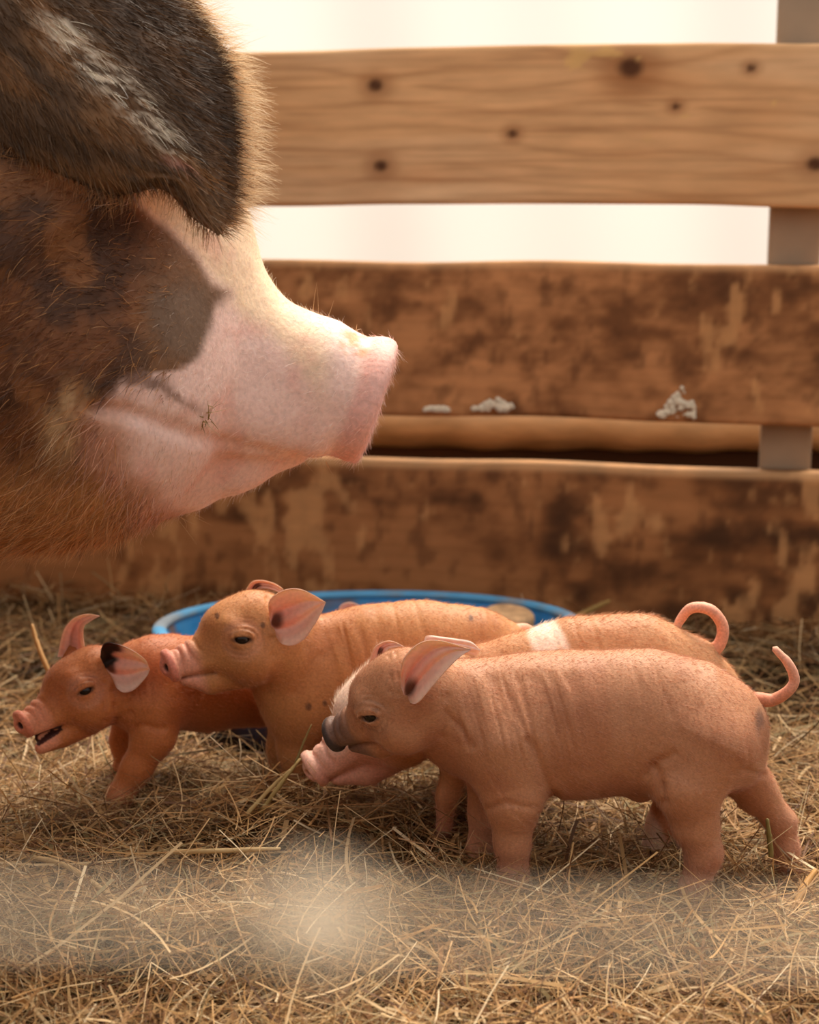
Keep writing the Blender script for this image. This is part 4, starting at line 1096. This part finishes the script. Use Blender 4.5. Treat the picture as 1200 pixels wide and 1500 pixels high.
hay = join([strands(26000, (-.52, .52), None, .03, .10, .0008, .0022, -.012, .012, .20, 4, near),
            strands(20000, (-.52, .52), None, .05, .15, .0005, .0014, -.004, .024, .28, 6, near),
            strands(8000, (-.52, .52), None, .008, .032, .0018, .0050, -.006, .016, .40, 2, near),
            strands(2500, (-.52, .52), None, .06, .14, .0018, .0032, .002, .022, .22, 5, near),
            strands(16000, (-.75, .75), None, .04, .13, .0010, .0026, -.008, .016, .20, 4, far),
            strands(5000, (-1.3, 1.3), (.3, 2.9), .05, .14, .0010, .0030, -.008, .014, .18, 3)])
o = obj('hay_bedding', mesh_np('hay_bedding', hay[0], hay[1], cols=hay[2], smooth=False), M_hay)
tag(o, 'loose dry hay bedding spread over the whole pen floor', 'hay', kind='stuff')

# single long stems that stand out from the bedding
def stem(pts, w, colr, label):
    P = np.array([W(*t) for t in pts])
    tv_, tq_, tt_ = tube(P, [w * 1.0] * (len(P) - 1) + [w * .6], 6, 5)
    tv_ = tv_ + .0002 * RNG.normal(size=tv_.shape)
    o_ = obj('hay_stem', mesh_np('hay_stem', tv_, tq_, tt_, cols=np.tile(colr, (len(tv_), 1))), M_hay)
    tag(o_, label, 'stem', 'single hay stems')
stem([(20, 1252, 1.28), (95, 1268, 1.245), (170, 1318, 1.20), (240, 1362, 1.165)], .0022, lin(214, 180, 130), 'thick pale hay stem slanting down in front of the open-mouthed piglet')
stem([(382, 1190, 1.33), (410, 1150, 1.335), (440, 1112, 1.345)], .0020, lin(186, 160, 104), 'broad greenish hay stem leaning up below the pink snout')
stem([(360, 1195, 1.325), (392, 1160, 1.335), (424, 1128, 1.34)], .0018, lin(206, 176, 122), 'pale hay stem beside the broad greenish one, left of the pink snout')
stem([(432, 1120, 1.36), (446, 1085, 1.365), (456, 1062, 1.368)], .0011, lin(150, 134, 84), 'thin green stem standing upright before the pink-eared piglet')
stem([(255, 1248, 1.275), (330, 1246, 1.27), (410, 1243, 1.27)], .0022, lin(226, 196, 144), 'straight pale straw lying flat below the hay heap')
stem([(1130, 1255, 1.255), (1127, 1225, 1.255), (1124, 1200, 1.255)], .0022, lin(150, 134, 80), 'short olive stalk upright before the far hind leg of the dark-snouted piglet')
stem([(1165, 1330, 1.20), (1178, 1300, 1.215), (1195, 1275, 1.23)], .0032, lin(206, 156, 92), 'stubby golden straw end by the hind foot of the dark-snouted piglet')
stem([(840, 905, 2.02), (868, 892, 2.02), (893, 880, 2.02)], .0035, lin(190, 156, 92), 'straw stalk tipped against the lowest board behind the blue tub')
stem([(74, 990, 1.57), (62, 962, 1.58), (54, 940, 1.59), (47, 915, 1.60)], .0024, lin(206, 158, 100), 'stout straw stalk upright behind the open-mouthed piglet')

# wisp of green hay stuck at the corner of the sow's mouth
wp = F_sow_mouth = None
c0 = W(300, 612, 1.262)
nw = 26
dr = np.stack([RNG.normal(0, .6, nw), RNG.normal(0, .25, nw) - .2, RNG.normal(-.1, .7, nw)], 1); dr /= np.linalg.norm(dr, axis=1)[:, None]
wv_, wq_, wc_ = ribbons(c0 + RNG.normal(0, .003, (nw, 3)), dr, RNG.uniform(.006, .016, nw), np.full(nw, .0009), np.tile(lin(150, 124, 66), (nw, 1)) * RNG.uniform(.6, 1.2, (nw, 1)), 3, RNG.normal(0, .3, (nw, 3)))
tag(obj('hay_wisp', mesh_np('hay_wisp', wv_, wq_, cols=wc_), M_hay), "small wisp of greenish hay stuck in the corner of the sow's mouth", 'hay')

# made-up pale twine close to the camera, blurred into a soft haze band
def near(px, py, dep):
    a = (px - 600) / FPX; b = -(py - 750) / FPX
    return np.array([a * dep, dep * (cp + b * sp), CAM_H + dep * (b * cp - sp)])
TD = .118
k0 = near(470, 1352, TD)
zl, zr = near(0, 1335, TD), near(1200, 1372, TD)
sl = (zr[2] - zl[2]) / (zr[0] - zl[0])
ends = [np.array([x_, k0[1], k0[2] + sl * (x_ - k0[0])]) for x_ in (-.55, .55)]
M_haze_twine = mat('pale_haze_twine', col=(.93, .86, .75), rough=.5, transl=.7, vary=.1, bscale=400)
twine = empty('haze_twine', (0, k0[1], 0), 'made-up pale knotted twine close to the camera, blurred into a haze', 'fence')
tw, tq_, tt_ = tube([ends[0], (ends[0] + k0) / 2 + [0, 0, -.0004], k0, (ends[1] + k0) / 2 + [0, 0, -.0004], ends[1]], [.0006] * 5, 8, 30)
obj('strand', mesh_np('strand', tw, tq_, tt_), M_haze_twine, twine)
F = Field(k0 - .007, k0 + .007, .00022)
for i in range(22):
    t = i / 21; a = t * 2 * PI * 3
    p1 = k0 + np.array([(t - .5) * .0050, .0017 * math.cos(a), .0019 * math.sin(a)]); F.ball(p1, .0011, .0003)
F.ball(k0, .0023, .0008)
v, q = F.mesh(); obj('knot', mesh_np('knot', v, q), M_haze_twine, twine)
for e_ in ends:  # unseen stakes added to carry the strand
    me = box((e_[0] - .012, e_[1] - .012, -.03), (e_[0] + .012, e_[1] + .012, e_[2] + .05), .002); obj('stake', me, M_dark, twine)
